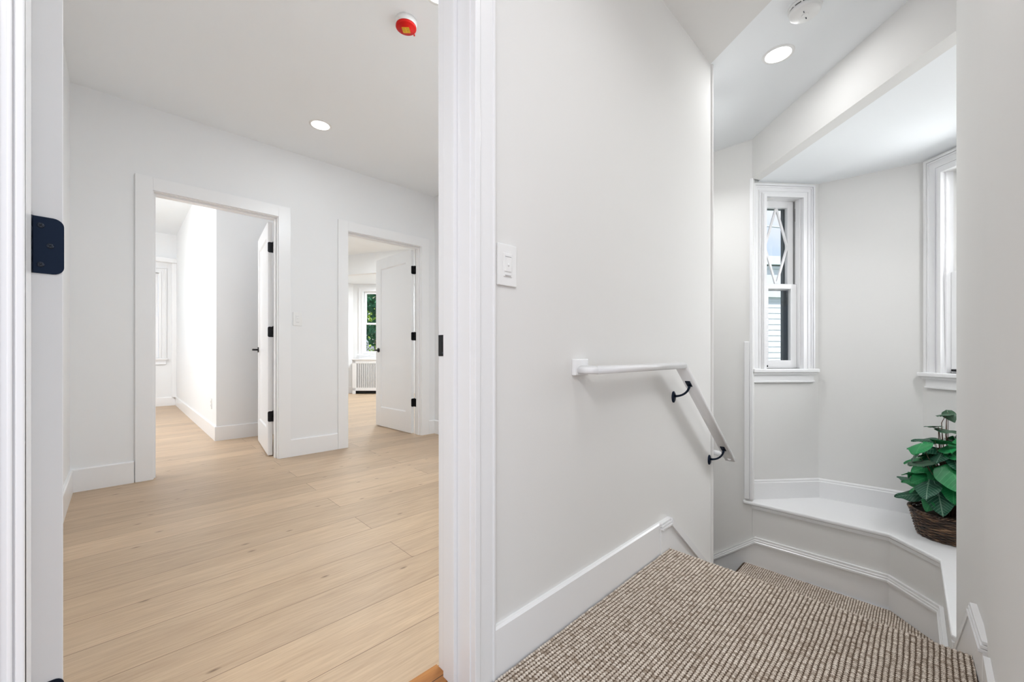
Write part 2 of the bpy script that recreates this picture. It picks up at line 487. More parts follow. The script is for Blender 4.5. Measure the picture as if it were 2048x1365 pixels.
board([(q[0][0], q[0][1], 0), (q[1][0], q[1][1], 0), (q[2][0], q[2][1], 0)], base_prof(.145), 'baseboard_room', side=1)

# landing: plain board, capped block at the head of the stairs, sloping skirt
SL = .84
board([(.735, YD, 0), (1.713, YD, 0)], base_prof(.146), 'baseboard_left', M['trim2'])
sk = MB().uzprism([(1.713, -.02), (1.713, .118), (1.803, .118), (2.352, .118 - SL * .549), (2.352, -.95), (1.803, -.45)], YD - .018, YD)
capsec = [(.0, .118, .031), (.0, .130, .026), (.0, .141, .022)]
for (zz, t) in ((.118, .030), (.128, .026), (.138, .021)):
    sk.uzprism([(1.713, zz), (1.713, zz + .008), (1.803, zz + .008), (1.803, zz)], YD - t, YD)
sk.uzprism([(1.803, .112), (1.803, .150), (2.352, .150 - SL * .549), (2.352, .112 - SL * .549)], YD - .030, YD)
struct(sk, 'trim_2', M['trim2'], .001)
# right side of the stairs
FR = Frame(R1, E_)
sk = MB()
sk.prism([(.62, -.106), (1.54, -.108), (1.54, -.096), (.62, -.094)], 0, .146)
struct(sk, 'baseboard_right', M['trim2'])
sk = MB(FR)
def skr(z0, z1, t):
    sk.uzprism([(-.11, z0), (-.11, z1), (.115, z1), (.115, z0)], 0, t)
sk.uzprism([(-.11, -.02), (-.11, .118), (.115, .118), (.632, .118 - SL * .53), (.632, -.95), (.115, -.45)], 0, .014)
for (zz, t) in ((.118, .022), (.129, .018), (.140, .015)):
    skr(zz, zz + .009, t)
sk.uzprism([(.115, .118), (.115, .147), (.632, .147 - SL * .53), (.632, .118 - SL * .53)], 0, .017)
struct(sk, 'trim_3', M['trim2'], .001)
# skirting round the quarter landing, falling away with the lower flight
pth = [(3.39, 2.2, ZP - .02 - .78 * 1.31), (3.39, .892, ZP), (*B_, ZP), (*C_, ZP), (2.62, -.071, ZP)]
board([pth[0], pth[1], pth[2], pth[3], pth[4]], cap_prof(.215, .014), 'baseboard_stair', M['trim2'], side=1)
struct(MB().uzprism([(0, 0)] * 3, 0, 0) if False else MB(Frame((3.376, 2.2), (3.376, .9))).uzprism([(0, -2.3), (0, ZP - 1.04), (1.3, ZP), (1.3, -1.4)], 0, .013), 'baseboard_stair', M['trim2'])

# corner beads
def rod(x, y, z0, z1, r, name, m=M['trim']):
    return struct(MB().lathe([(r, z0), (r, z1)], (x, y, 0), 12), name, m)
rod(XC + .004, YD + .001, -.9, ZH, .011, 'trim_4', M['hall'])
struct(MB().box(XC, XC + .018, YD + .006, YD + .03, -.9, ZH), 'trim_5', M['trim'], .003)
struct(MB().box(XS - .012, XS, .905, .928, -.2, 2.197).box(XS - .018, XS, .928, .962, -.2, .98), 'trim_6', M['trim2'], .004)

# window seat
seat_in = [(3.39 - .016, .972), (B_[0] - .016, B_[1] + .006), (C_[0] - .010, C_[1] + .014), (2.36, E_[1] + .014)]
i1 = W(1.80, 1.35)
seat = MB().prism(seat_in + [i1, BAY[4], BAY[3], BAY[2], BAY[1], (3.446, .985)], -.24, -.214)
struct(seat, 'trim_7', M['trim2'], .008)
struct(MB().sweep([(p[0], p[1], -.262) for p in knee], [(0, 0), (.008, 0), (.012, .022), (0, .022)], side=1), 'trim_8', M['trim2'])
board([(*W(1.80, 3.075), -.214), (*BAY[1], -.214), (*BAY[2], -.214), (*BAY[3], -.214), (*BAY[4], -.214), (*BAY[5], -.214)],
      [(0, 0), (.016, 0), (.016, .122), (.010, .128), (.010, .137), (.004, .146), (0, .146)], 'baseboard_bay', M['trim2'], side=1)

# ------------------------------------------------------------------ door frames
def door_frame(name, fr, u0, u1, zh, t, stop, m=M['trim'], sides=((1, 1)), cw=CW):
    """u0..u1 clear opening; casings on the near face; jambs through the wall; stop=(w0,w1)"""
    root = empty(name, fr(0, 0, 0), kind='structure')
    root.location = (0, 0, 0)
    mb = MB(fr)
    j = .019
    mb.box(u0 - j, u0, -.004, t + .004, 0, zh); mb.box(u1, u1 + j, -.004, t + .004, 0, zh); mb.box(u0 - j, u1 + j, -.004, t + .004, zh, zh + j)
    mb.build('jamb', m, root, .001)
    mb = MB(fr)
    mb.box(u0, u0 + .011, stop[0], stop[1], 0, zh); mb.box(u1 - .011, u1, stop[0], stop[1], 0, zh); mb.box(u0 + .011, u1 - .011, stop[0], stop[1], zh - .011, zh)
    mb.build('door_stop', m, root, .002)
    mb = MB(fr)
    for w0, w1 in ((-.016, -.0), (t, t + .016)):
        mb.box(u0 - .005 - cw, u0 - .005, w0, w1, 0, zh + .005 + cw); mb.box(u1 + .005, u1 + .005 + cw, w0, w1, 0, zh + .005 + cw)
        mb.box(u0 - .005, u1 + .005, w0, w1, zh + .005, zh + .005 + cw)
    mb.build('casing', m, root, .0015)
    return root
door_frame('door_1', FF, .186 - FF.p0.x, .969 - FF.p0.x, 2.04, .12, (.03, .075))
door_frame('door_2', FF, 1.566 - FF.p0.x, 2.352 - FF.p0.x, 2.04, .12, (.03, .075))

# frame of the nearest doorway (hall side has stepped old casings)
root = empty('door_3', kind='structure')
JR = .657; JL = -.104
MB().box(JR, JR + .02, YD - .004, .974, -.02, 2.05).box(JL - .02, JL, YD - .004, .974, -.02, 2.05).box(JL, JR, YD, .974, 2.05, 2.07).build('jamb', M['trim2'], root, .0015)
MB().box(JR - .012, JR, .885, .935, 0, 2.05).box(JL, JL + .012, .885, .935, 0, 2.05).build('door_stop', M['trim2'], root, .002)
cs = MB()
for (x0, x1, t) in ((JR + .006, .735, .015), (JR + .003, JR + .020, .023), (JR + .020, JR + .025, .018), (.727, .735, .018)):
    cs.box(x0, x1, YD - t, YD, -.02, 2.16)
for (x0, x1, t) in ((-.19, JL + .018, .015), (JL + .010, JL + .018, .019), (JL + .003, JL + .008, .020)):
    cs.box(x0, x1, YD - t, YD, -.02, 2.16)
cs.add([], [])
cs.box(-.19, .735, YD - .015, YD, 2.06, 2.16)
cs.build('casing', M['trim2'], root, .0015)
bead = MB()
bead.lathe([(.007, -.02), (.007, 2.06)], (JL - .010, YD - .016, 0), 12)
bead.build('bead', M['trim2'], root)
sp = MB().box(JR - .002, JR + .0005, .940, .973, .889, .949)
sp = sp.build('strike_plate', M['black'], root, .001); sp['label'] = 'black metal strike plate'
MB().box(JR - .0026, JR - .0004, .944, .956, .902, .930).build('latch_hole', M['dark'], sp)
MB().lathe([(0, .0), (.003, .0), (.003, .0008), (0, .001)], (0, 0, 0), 10).build('screw', M['screw'], sp).matrix_world = Matrix.Translation((JR - .0024, .950, .897)) @ Matrix.Rotation(-PI / 2, 4, 'Y')
struct(MB().box(JL, JR, .915, .985, -.002, .003), 'trim_9', M['oldwood'])

# ------------------------------------------------------------------ door leaves
def hinge(parent, m, leafdir_local=True, z=1.0, th=.035, screws=True, h=.09, jleaf=None):
    """pin at local origin, leaf on the slab's hinge edge (local x = slab length, y = thickness towards -y ... )"""
    mb = MB()
    r = .0062
    for k in range(5):
        mb.lathe([(0, z - h / 2 + k * h / 5 + .0006), (r, z - h / 2 + k * h / 5 + .0006), (r, z - h / 2 + (k + 1) * h / 5 - .0006), (0, z - h / 2 + (k + 1) * h / 5 - .0006)], (0, 0, 0), 12)
    mb.lathe([(0, z + h / 2), (.004, z + h / 2), (.0045, z + h / 2 + .004), (0, z + h / 2 + .007)], (0, 0, 0), 12)
    hg = mb.build('hinge', m, parent)
    # leaf with rounded far corners on the slab edge: plane local x = .003, y from 0 to th-.003
    pts = [(.0, z - h / 2), (.0, z + h / 2)]
    rr = .012; ym = th - .001
    for i in range(7):
        a = PI / 2 - i * PI / 12
        pts.append((ym - rr + rr * math.cos(a), z + h / 2 - rr + rr * math.sin(a)))
    for i in range(7):
        a = -i * PI / 12
        pts.append((ym - rr + rr * math.cos(a), z - h / 2 + rr + rr * math.sin(a)))
    lf = MB()
    n = len(pts)
    lf.add([(.0012, p[0], p[1]) for p in pts] + [(.0034, p[0], p[1]) for p in pts],
           [tuple(range(n)), tuple(range(n, 2 * n))[::-1]] + [((i + 1) % n, i, n + i, n + (i + 1) % n) for i in range(n)])
    lf.build('hinge_leaf', m, hg)
    if screws:
        for (y, zz) in ((.014, .031), (.024, 0), (.014, -.031)):
            s_ = MB()
            s_.lathe([(0, 0), (.0042, 0), (.0038, .0008), (.0012, .0008), (0, .0002)], (0, 0, 0), 14)
            so = s_.build('screw', M['screw'], hg)
            so.matrix_local = Matrix.Translation((.0010, y, z + zz)) @ Matrix.Rotation(-PI / 2, 4, 'Y')
            c_ = MB().box(-.0028, .0028, -.0005, .0005, .0007, .0011).box(-.0005, .0005, -.0028, .0028, .0007, .0011)
            co = c_.build('screw_slot', M['dark'], hg)
            co.matrix_local = Matrix.Translation((.0010, y, z + zz)) @ Matrix.Rotation(-PI / 2, 4, 'Y') @ Matrix.Rotation(.6, 4, 'Z')
    if jleaf:
        j_ = MB(); j_.add(*jleaf(z, h)); j_.build('hinge_leaf', m, hg)
    return hg

def door_leaf(name, pin, ang, width, label, hm, zc=(1.807, 1.076, .345), handle=True, scr=False, sides=(1, -1)):
    """pin = hinge axis in plan; ang = direction of the leaf; thickness lies to the left of it"""
    root = empty(name, (pin[0], pin[1], 0), ang, label=label, cat='door')
    z0, z1 = .010, 2.026
    y0, y1 = .003, .038
    x0, x1 = .003, .003 + width
    st, bt, tp = .112, .225, .125
    s_ = MB()
    s_.box(x0, x0 + st, y0, y1, z0, z1).box(x1 - st, x1, y0, y1, z0, z1).box(x0 + st, x1 - st, y0, y1, z0, z0 + bt).box(x0 + st, x1 - st, y0, y1, z1 - tp, z1)
    slab = s_.build('slab', M['trim'], root, .0012)
    p_ = MB().box(x0 + st, x1 - st, y0 + .011, y1 - .011, z0 + bt, z1 - tp)
    # sloping sticking around the panel
    for yy, yp in ((y0 + .001, y0 + .011), (y1 - .001, y1 - .011)):
        a, b, c, d = x0 + st, x1 - st, z0 + bt, z1 - tp; e = .010
        o4 = [(a, yy, c), (b, yy, c), (b, yy, d), (a, yy, d)]; i4 = [(a + e, yp, c + e), (b - e, yp, c + e), (b - e, yp, d - e), (a + e, yp, d - e)]
        p_.add(o4 + i4, [(0, 1, 5, 4), (1, 2, 6, 5), (2, 3, 7, 6), (3, 0, 4, 7)])
    p_.build('panel', M['trim'], slab)
    def jl(z, h):
        return ([(-.0005, -.001, z - h / 2), (-.0005, -.001, z + h / 2), (-.033, .0, z + h / 2), (-.033, .0, z - h / 2)], [(0, 1, 2, 3)])
    for z in zc:
        hg = hinge(root, hm, z=z, th=.040, screws=scr)
    if handle:
        lv = empty('handle', (x1 - .065, 0, .925), parent=root)
        for sg, yf in ((1, y1), (-1, y0)):
            if sg not in sides: continue
            h_ = MB()
            # rose
            n = 24
            ring = [(.026 * math.cos(2 * PI * i / n), .026 * math.sin(2 * PI * i / n)) for i in range(n)]
            h_.add([(a, yf, b) for a, b in ring] + [(a, yf + sg * .008, b) for a, b in ring], [tuple(range(n)), tuple(range(n, 2 * n))] + [(i, (i + 1) % n, n + (i + 1) % n, n + i) for i in range(n)])
            h_.tube([(0, yf + sg * .008, 0), (0, yf + sg * .045, 0)], .009, 10)
            h_.tube([(.008, yf + sg * .047, 0), (-.03, yf + sg * .050, 0), (-.105, yf + sg * .050, .001)], [.010, .009, .007], 10)
            h_.build('lever', M['black'], lv)
        MB().box(x1 - .0005, x1 + .0015, y0 + .006, y1 - .006, .90, .96).build('latch_plate', M['black'], root)
    return root

def jamb_leaf(parent, u, w0, w1, zc, h=.09):
    pass
d1 = door_leaf('room_door', (.966, 3.957), math.radians(83.2), .773, 'white single-panel door with black hinges standing open in the left doorway', M['black'])
d2 = door_leaf('room_door', (2.351, 3.957), math.radians(92.6), .775, 'white single-panel door with black lever seen face-on in the right doorway', M['black'])
# jamb leaves of the far doors
for d, X in ((door_1 := bpy.data.objects['door_1'], .969), (door_2 := bpy.data.objects['door_2'], 2.352)):
    for z in (1.807, 1.076, .345):
        MB().box(X - .0015, X + .0005, 3.915, 3.953, z - .045, z + .045).build('hinge_leaf', M['black'], d, .0004)
# nearest door: folded back against the left wall, only its hinge edge shows
d3 = door_leaf('entry_door', (-.1005, .976), math.radians(96.5), .70, 'white door folded back into the room, its hinge edge at the left frame edge', M['navy'], zc=(1.81, 1.070, .328), handle=False, scr=True)
d3.scale = (1, -1, 1)

# ------------------------------------------------------------------ windows
def window(name, fr, op, z_top_casing, diamond=False, cw=.10, sill_over=.02, inset=.055, m=M['trim2'], outside=True, gap=False, latch=True, muntin=False):
    u0, u1, z0, z1 = op
    root = empty(name, kind='structure')
    c = MB(fr)
    steps = ((0, cw, .014), (.0, .022, .030), (.0221, .03, .024), (.045, .052, .019), (cw - .028, cw - .018, .020), (cw - .014, cw, .024))
    for a, b, t in steps:
        c.box(u0 - b, u0 - a, -t, 0, z0, z1 + a)
        c.box(u1 + a, u1 + b, -t, 0, z0, z1 + a)
        c.box(u0 - b, u1 + b, -t, 0, z1 + a, z1 + b)
    c.build('casing', m, root, .0015)
    s_ = MB(fr)
    s_.box(u0 - cw - sill_over, u1 + cw + sill_over, -.052, inset, z0 - .028, z0)
    s_.build('sill', m, root, .006)
    a_ = MB(fr)
    a_.box(u0 - cw + .004, u1 + cw - .004, -.016, 0, z0 - .105, z0 - .028)
    a_.box(u0 - cw - .006, u1 + cw + .006, -.034, 0, z0 - .045, z0 - .028)
    a_.box(u0 - cw + .002, u1 + cw - .002, -.024, 0, z0 - .105, z0 - .092)
    a_.build('apron', m, root, .003)
    r_ = MB(fr)
    r_.box(u0 - .012, u0, 0, .12, z0, z1); r_.box(u1, u1 + .012, 0, .12, z0, z1); r_.box(u0 - .012, u1 + .012, 0, .12, z1, z1 + .012)
    r_.box(u0, u0 + .008, .0, .045, z0, z1); r_.box(u1 - .008, u1, .0, .045, z0, z1)
    r_.build('jamb', m, root, .001)
    zm = z0 + (z1 - z0) * .485
    def sash(nm, w0, w1, za, zb, sw, bt, tp, pat):
        sm_ = MB(fr)
        a, b = u0 + .010, u1 - .010
        sm_.box(a, a + sw, w0, w1, za, zb); sm_.box(b - sw, b, w0, w1, za, zb); sm_.box(a + sw, b - sw, w0, w1, za, za + bt); sm_.box(a + sw, b - sw, w0, w1, zb - tp, zb)
        so = sm_.build(nm, m, root, .0015)
        ga, gb, gc, gd = a + sw, b - sw, za + bt, zb - tp
        wc = (w0 + w1) / 2
        MB(fr).box(ga - .004, gb + .004, wc - .0015, wc + .0015, gc - .004, gd + .004).build('glass', M['glass'], so)
        if pat:
            mu = MB(fr)
            um, zc_ = (ga + gb) / 2, (gc + gd) / 2
            def bar(p, q_, t=.008):
                d = Vector((q_[0] - p[0], q_[1] - p[1])).normalized(); n_ = Vector((-d.y, d.x)) * t
                P4 = [(p[0] + n_.x, p[1] + n_.y), (p[0] - n_.x, p[1] - n_.y), (q_[0] - n_.x, q_[1] - n_.y), (q_[0] + n_.x, q_[1] + n_.y)]
                mu.uzprism(P4, wc - .014, wc - .002)
            for e in ((ga, zc_), (gb, zc_)):
                bar((um, gc), e); bar((um, gd), e)
            mu.build('muntin', m, so, .001)
        return so
    sw = .046
    sash('upper_sash', .062, .092, zm - .02, z1, sw, .034, .05, diamond)
    lo = sash('lower_sash', .028, .058, z0 + .001, zm + .02, sw, .062, .036, False)
    if latch:
        MB(fr).box((u0 + .02), u0 + .045, .016, .030, z0 + .012, z0 + .026).build('sash_lift', M['black'], lo, .002)
        MB(fr).box(u1 - .009, u1 - .005, .0455, .0475, z1 - .16, z1 - .06).build('sash_chain', M['dark'], root)
    if outside:
        e_ = MB(fr)
        e_.box(u0 - .03, u0 + .006, .12, .20, z0 - .03, z1 + .03); e_.box(u1 - .006, u1 + .03, .12, .20, z0 - .03, z1 + .03)
        e_.box(u0, u1, .12, .20, z1 - .02, z1 + .03); e_.box(u0, u1, .12, .22, z0 - .05, z0 + .005)
        e_.box(u0 + .006, u0 + .03, .14, .165, z0, z1); e_.box(u1 - .03, u1 - .006, .14, .165, z0, z1); e_.box(u0, u1, .14, .165, zm - .012, zm + .012)
        e_.build('storm_frame', M['storm'], root)
    return root
window('window_1', F1, W1, 2.17, diamond=True, cw=.10, sill_over=.015)
window('window_2', F3, W2, 2.17, diamond=True, cw=.115)
window('window_3', F6, WR1, 2.3, cw=.09, m=M['trim'], outside=False, latch=False)
window('window_4', F8, WR2, 2.3, cw=.09, m=M['trim'], outside=False, latch=False)
# dark gaps between the casing tops and the bay ceiling stay real: the casings simply stop short of it

# ================================================================== CARPET
def carpet():
    p = .0126; q_ = .0100
    nose_r = .016
    X0, XN = .55, 1.805
    Z0 = .006
    rise, run = .171, .204
    # profile over s: (x, z, nx, nz)
    prof = []
    def line(a, b, nx, nz, step):
        n = max(2, int(math.hypot(b[0] - a[0], b[1] - a[1]) / step))
        for i in range(n):
            t = i / n
            prof.append((a[0] + (b[0] - a[0]) * t, a[1] + (b[1] - a[1]) * t, nx, nz))
    x = XN; z = Z0
    line((X0, z), (x - nose_r, z), 0, 1, .0018)
    for k in range(4):
        st = .0022 if k == 0 else .006
        for i in range(9 if k == 0 else 5):
            a = PI / 2 - (i / (9 if k == 0 else 5)) * PI / 2
            prof.append((x - nose_r + nose_r * math.cos(a), z - nose_r + nose_r * math.sin(a), math.cos(a), math.sin(a)))
        zb = z - rise if k < 3 else ZP + .004
        line((x, z - nose_r), (x - .012, zb), 1, 0, st if k else .004)
        xn = x + run
        if k < 3: line((x - .012, zb), (xn - nose_r, zb), 0, 1, .006)
        last = x - .012
        x = xn; z = zb
    line((last, ZP + .004), (XS - .014, ZP + .004), 0, 1, .0022)
    prof.append((XS - .014, ZP + .004, 0, 1))
    P = np.array(prof)
    ds = np.r_[0, np.cumsum(np.hypot(np.diff(P[:, 0]), np.diff(P[:, 1])))]
    ys = np.arange(-.0985, .952, .0016)
    S, Y = np.meshgrid(ds, ys, indexing='ij')
    return P, S, Y, p, q_

def yarn_height(S, Y, p, q_):
    wob = .0009 * np.sin(S * 17 + Y * 40) + .0004 * np.sin(S * 61 + Y * 90)
    yy = Y + wob
    row = np.floor(yy / p)
    fy = yy / p - row - .5
    rs = np.sin(row * 12.9898) * 43758.5453; rs = rs - np.floor(rs)
    sx = S / q_ + rs
    cell = np.floor(sx); fx = sx - cell - .5
    rnd = np.sin(cell * 78.233 + row * 37.719) * 43758.5453; rnd = rnd - np.floor(rnd)
    rnd2 = np.sin(cell * 26.233 + row * 91.719) * 24634.6345; rnd2 = rnd2 - np.floor(rnd2)
    fx = sx + .25 * np.abs(fy) * 2 - np.floor(sx + .25 * np.abs(fy) * 2) - .5      # loops lean into a braid
    cell = np.floor(sx + .5 * np.abs(fy))
    rnd = np.sin(cell * 78.233 + row * 37.719) * 43758.5453; rnd = rnd - np.floor(rnd)
    rnd2 = np.sin(cell * 26.233 + row * 91.719) * 24634.6345; rnd2 = rnd2 - np.floor(rnd2)
    arch = np.sqrt(np.clip(1 - (np.abs(fy) / .5) ** 2, 0, 1))
    bead = .22 + .78 * np.sqrt(np.clip(1 - (np.abs(fx) / .5) ** 2.0, 0, 1))
    h = arch * bead * (.85 + .3 * rnd)
    ell = (fy / .47) ** 2 + (fx / .52) ** 2
    gap = np.clip((ell - .62) / .40, 0, 1)
    col = (.74 + .20 * (rnd - .5) + .12 * (rnd2 - .5) - .30 * (rnd2 > .88))
    col = col * (1 - gap) + (.02 + .12 * rnd2) * gap
    return h, col, rnd2

def carpet_mesh(name, V, S, Y, p, q_, keep=None, amp=.0065, nrm=None):
    h, r1, r2 = yarn_height(S, Y, p, q_)
    V = V + nrm * (h * amp)[..., None]
    n, m = S.shape
    idx = np.arange(n * m).reshape(n, m)
    quads = np.stack([idx[:-1, :-1], idx[:-1, 1:], idx[1:, 1:], idx[1:, :-1]], -1)
    if keep is not None:
        kq = keep[:-1, :-1] & keep[:-1, 1:] & keep[1:, 1:] & keep[1:, :-1]
        quads = quads[kq]
    quads = quads.reshape(-1, 4)[:, ::-1]
    used = np.unique(quads)
    remap = -np.ones(n * m, dtype=np.int64); remap[used] = np.arange(len(used))
    verts = V.reshape(-1, 3)[used]; quads = remap[quads]
    me = bpy.data.meshes.new(name)
    me.vertices.add(len(verts)); me.vertices.foreach_set('co', verts.astype(np.float32).ravel())
    me.loops.add(quads.size); me.loops.foreach_set('vertex_index', quads.astype(np.int32).ravel())
    me.polygons.add(len(quads)); me.polygons.foreach_set('loop_start', np.arange(0, quads.size, 4, dtype=np.int32))
    me.polygons.foreach_set('use_smooth', np.ones(len(quads), dtype=bool))
    me.update(calc_edges=True)
    # yarn colour: brown ground cloth, flecked beige and grey loops
    col = r1
    a = me.attributes.new('yarn', 'FLOAT', 'POINT')
    a.data.foreach_set('value', col.reshape(-1)[used].astype(np.float32))
    me.materials.append(M['carpet'])
    o = bpy.data.objects.new(name, me); COL.objects.link(o)
    return o
P, S, Y, pp, qq = carpet()
V = np.zeros(S.shape + (3,)); NN = np.zeros(S.shape + (3,))
V[..., 0] = P[:, 0][:, None]; V[..., 1] = Y; V[..., 2] = P[:, 1][:, None]
NN[..., 0] = P[:, 2][:, None]; NN[..., 2] = P[:, 3][:, None]
Xg, Zg = V[..., 0], V[..., 2]
def lin(X, a, b): return a[1] + (b[1] - a[1]) * (X - a[0]) / (b[0] - a[0])
upper = (Zg > ZP + .05) | (Xg < XC)
ylo = np.where(Xg < 1.72, -.094, lin(Xg, (1.72, -.0945), (XC, -.064)))
keep = np.where(upper, (Y > ylo) & (Y < YD - .019), True)
plat = ~upper
# quarter landing runs under the stair wall's end and stops at the low wall
kB, kC = B_, C_
d45 = (kB[0] - kC[0]) * (Y - kC[1]) - (kB[1] - kC[1]) * (Xg - kC[0])       # left of C->B is inside
inside = (Y > -.052) & (d45 > .016 * math.hypot(kB[0] - kC[0], kB[1] - kC[1]))
keep = keep & np.where(plat, inside, True)
stair_carpet = carpet_mesh('stair_carpet', V, S, Y, pp, qq, keep, nrm=NN)
tag(stair_carpet, 'brown and beige ribbed loop carpet on the landing and winding stairs', 'carpet')
# back part of the landing, under and behind the camera
s2 = np.arange(-.9, .55 + .003, .006); y2 = np.arange(-.094, .835 - .018, .0035)
S2, Y2 = np.meshgrid(s2, y2, indexing='ij')
V2 = np.zeros(S2.shape + (3,)); V2[..., 0] = S2; V2[..., 1] = Y2; V2[..., 2] = .006
N2 = np.zeros_like(V2); N2[..., 2] = 1
k2 = ~((Y2 > .82) & (S2 > JL) & (S2 < JR))
c2 = carpet_mesh('back_piece', V2, S2, Y2, pp, qq, None, nrm=N2); c2.parent = stair_carpet
# lower flight, going down to the left
Fl = MB()
z = ZP; y = .955
prof = [(.955, ZP), (.965, ZP - .004), (.970, ZP - .014), (.960, ZP - .17)]
lower = []
zz = ZP; yy = .965
pts = [(.945, ZP + .006)]
for k in range(8):
    pts += [(yy - .004, zz + .005), (yy + .006, zz - .003), (yy + .007, zz - .014), (yy - .004, zz - .171)]
    zz -= .171; yy += .218
vs = []; fs = []
for (a, b) in pts:
    vs += [(XC + .076 if a < .97 else XR + .085, a, b), (XS - .014, a, b)]
for i in range(len(pts) - 1): fs.append((2 * i, 2 * i + 1, 2 * i + 3, 2 * i + 2))
Fl.add(vs, fs)
struct(Fl, 'floor', M['carpet'])
struct(MB().box(1.72, 1.79, -.10, .83, -.25, -.006).box(1.8, 2.0, -.08, .82, -.5, -.185).box(2.0, 2.2, -.075, .82, -.6, -.36).box(2.2, 2.4, -.07, .82, -.7, -.53), 'floor', M['oldwood'])
struct(MB().box(1.7, 3.45, -.3, 3.0, -2.5, -2.4), 'floor', M['oldwood'])

# ================================================================== THINGS
# ---- handrail
hr = empty('handrail', (1.13, YD, .85), label='white-painted wooden handrail that bends down along the stair wall', cat='handrail')
hr.location = (0, 0, 0)
RY = .762
Dsec = [(math.cos(a) * 1.0, math.sin(a) * .42 + .10) for a in [PI * i / 10 for i in range(11)]] + [(-1.0, -.34), (-.88, -.50), (.88, -.50), (1.0, -.34)]
bendp = Vector((1.790, RY, .842)); endp = Vector((2.432, RY, .842 - .535))
dv = (endp - bendp).normalized()
def rail_piece(a, b, name, sec=Dsec, r=.026, na=None, nb=None):
    """section cut by planes with normals na / nb so the pieces mitre"""
    a = Vector(a); b = Vector(b); t = (b - a).normalized()
    up = Vector((0, 0, 1)); up = (up - t * up.dot(t)).normalized(); bi = t.cross(up)
    mb = MB(); m_ = len(sec)
    ring = []
    for P_, nrm in ((a, na or t), (b, nb or t)):
        n_ = Vector(nrm)
        for (x, y_) in sec:
            o_ = (bi * x + up * y_) * r
            k = -(o_.dot(n_)) / t.dot(n_)
            ring.append(P_ + o_ + t * k)
    fs = [(j, (j + 1) % m_, m_ + (j + 1) % m_, m_ + j) for j in range(m_)]
    mb.add(ring, fs, True); mb.add(ring[:m_], [tuple(range(m_))[::-1]]); mb.add(ring[m_:], [tuple(range(m_))])
    return mb.build(name, M['trim2'], hr)
hx = Vector((1, 0, 0))
mit = (hx + dv).normalized()
cx_ = Vector((1.131, RY, .842)); hy = Vector((0, -1, 0))
rail_piece(Vector((1.131, YD - .012, .842)), cx_, 'wall_return', nb=(hx + hy).normalized())
rail_piece(cx_, bendp, 'level_rail', na=(hx + hy).normalized(), nb=mit)
rail_piece(bendp, endp, 'sloped_rail', na=mit)
cir = [(math.cos(2 * PI * i / 16), math.sin(2 * PI * i / 16)) for i in range(16)]
MB().box(1.094, 1.168, YD - .016, YD, .822, .877).build('wall_block', M['trim2'], hr, .003)
MB().tube([(2.425, RY + .005, .322), (2.425, RY + .06, .330), (2.420, YD + .03, .334)], [.014, .014, .014], 14).tube([(2.420, YD + .03, .334), (XC + .03, YD + .05, .334)], .014, 14).build('end_return', M['trim2'], hr)
MB().tube([(2.40, RY - .004, .318), (2.455, RY - .002, .318)], .010, 12).build('end_cap', M['trim2'], hr)
def bracket(x, z):
    b_ = MB()
    # oval rosette on the wall
    n = 20
    rg = [(.017 * math.cos(2 * PI * i / n), .027 * math.sin(2 * PI * i / n)) for i in range(n)]
    b_.add([(x + a, YD, z + c_) for a, c_ in rg] + [(x + a, YD - .005, z + c_) for a, c_ in rg] + [(x + a * .7, YD - .009, z + c_ * .7) for a, c_ in rg],
           [(i, (i + 1) % n, n + (i + 1) % n, n + i) for i in range(n)] + [(n + i, n + (i + 1) % n, 2 * n + (i + 1) % n, 2 * n + i) for i in range(n)] + [tuple(range(2 * n, 3 * n))], True)
    zr = bendp.z + (x + .008 - bendp.x) * (dv.z / dv.x)
    zt = zr - .020
    pts = []
    for i in range(9):
        t = i / 8; a = t * PI / 2
        pts.append((x + .006 * t, YD - .006 - (YD - .006 - RY) * math.sin(a), z + .004 + (zt - z - .004) * (1 - math.cos(a))))
    b_.tube(pts, [.0065, .0055, .005, .005, .005, .005, .005, .0055, .007], 10)
    t = dv; up = (Vector((0, 0, 1)) - t * t.z).normalized()
    c0 = Vector((x + .008, RY, zr)) - up * .0132
    vs = []
    for (i, j, k) in ((-1, -1, 0), (1, -1, 0), (1, 1, 0), (-1, 1, 0), (-1, -1, 1), (1, -1, 1), (1, 1, 1), (-1, 1, 1)):
        vs.append(c0 + t * (.019 * i) + Vector((0, 1, 0)) * (.011 * j) - up * (.004 * k))
    b_.add(vs, [(0, 1, 2, 3), (4, 5, 6, 7), (0, 1, 5, 4), (1, 2, 6, 5), (2, 3, 7, 6), (3, 0, 4, 7)])
    return b_.build('bracket', M['navy'], hr)
bracket(1.872, .690); bracket(2.318, .312)

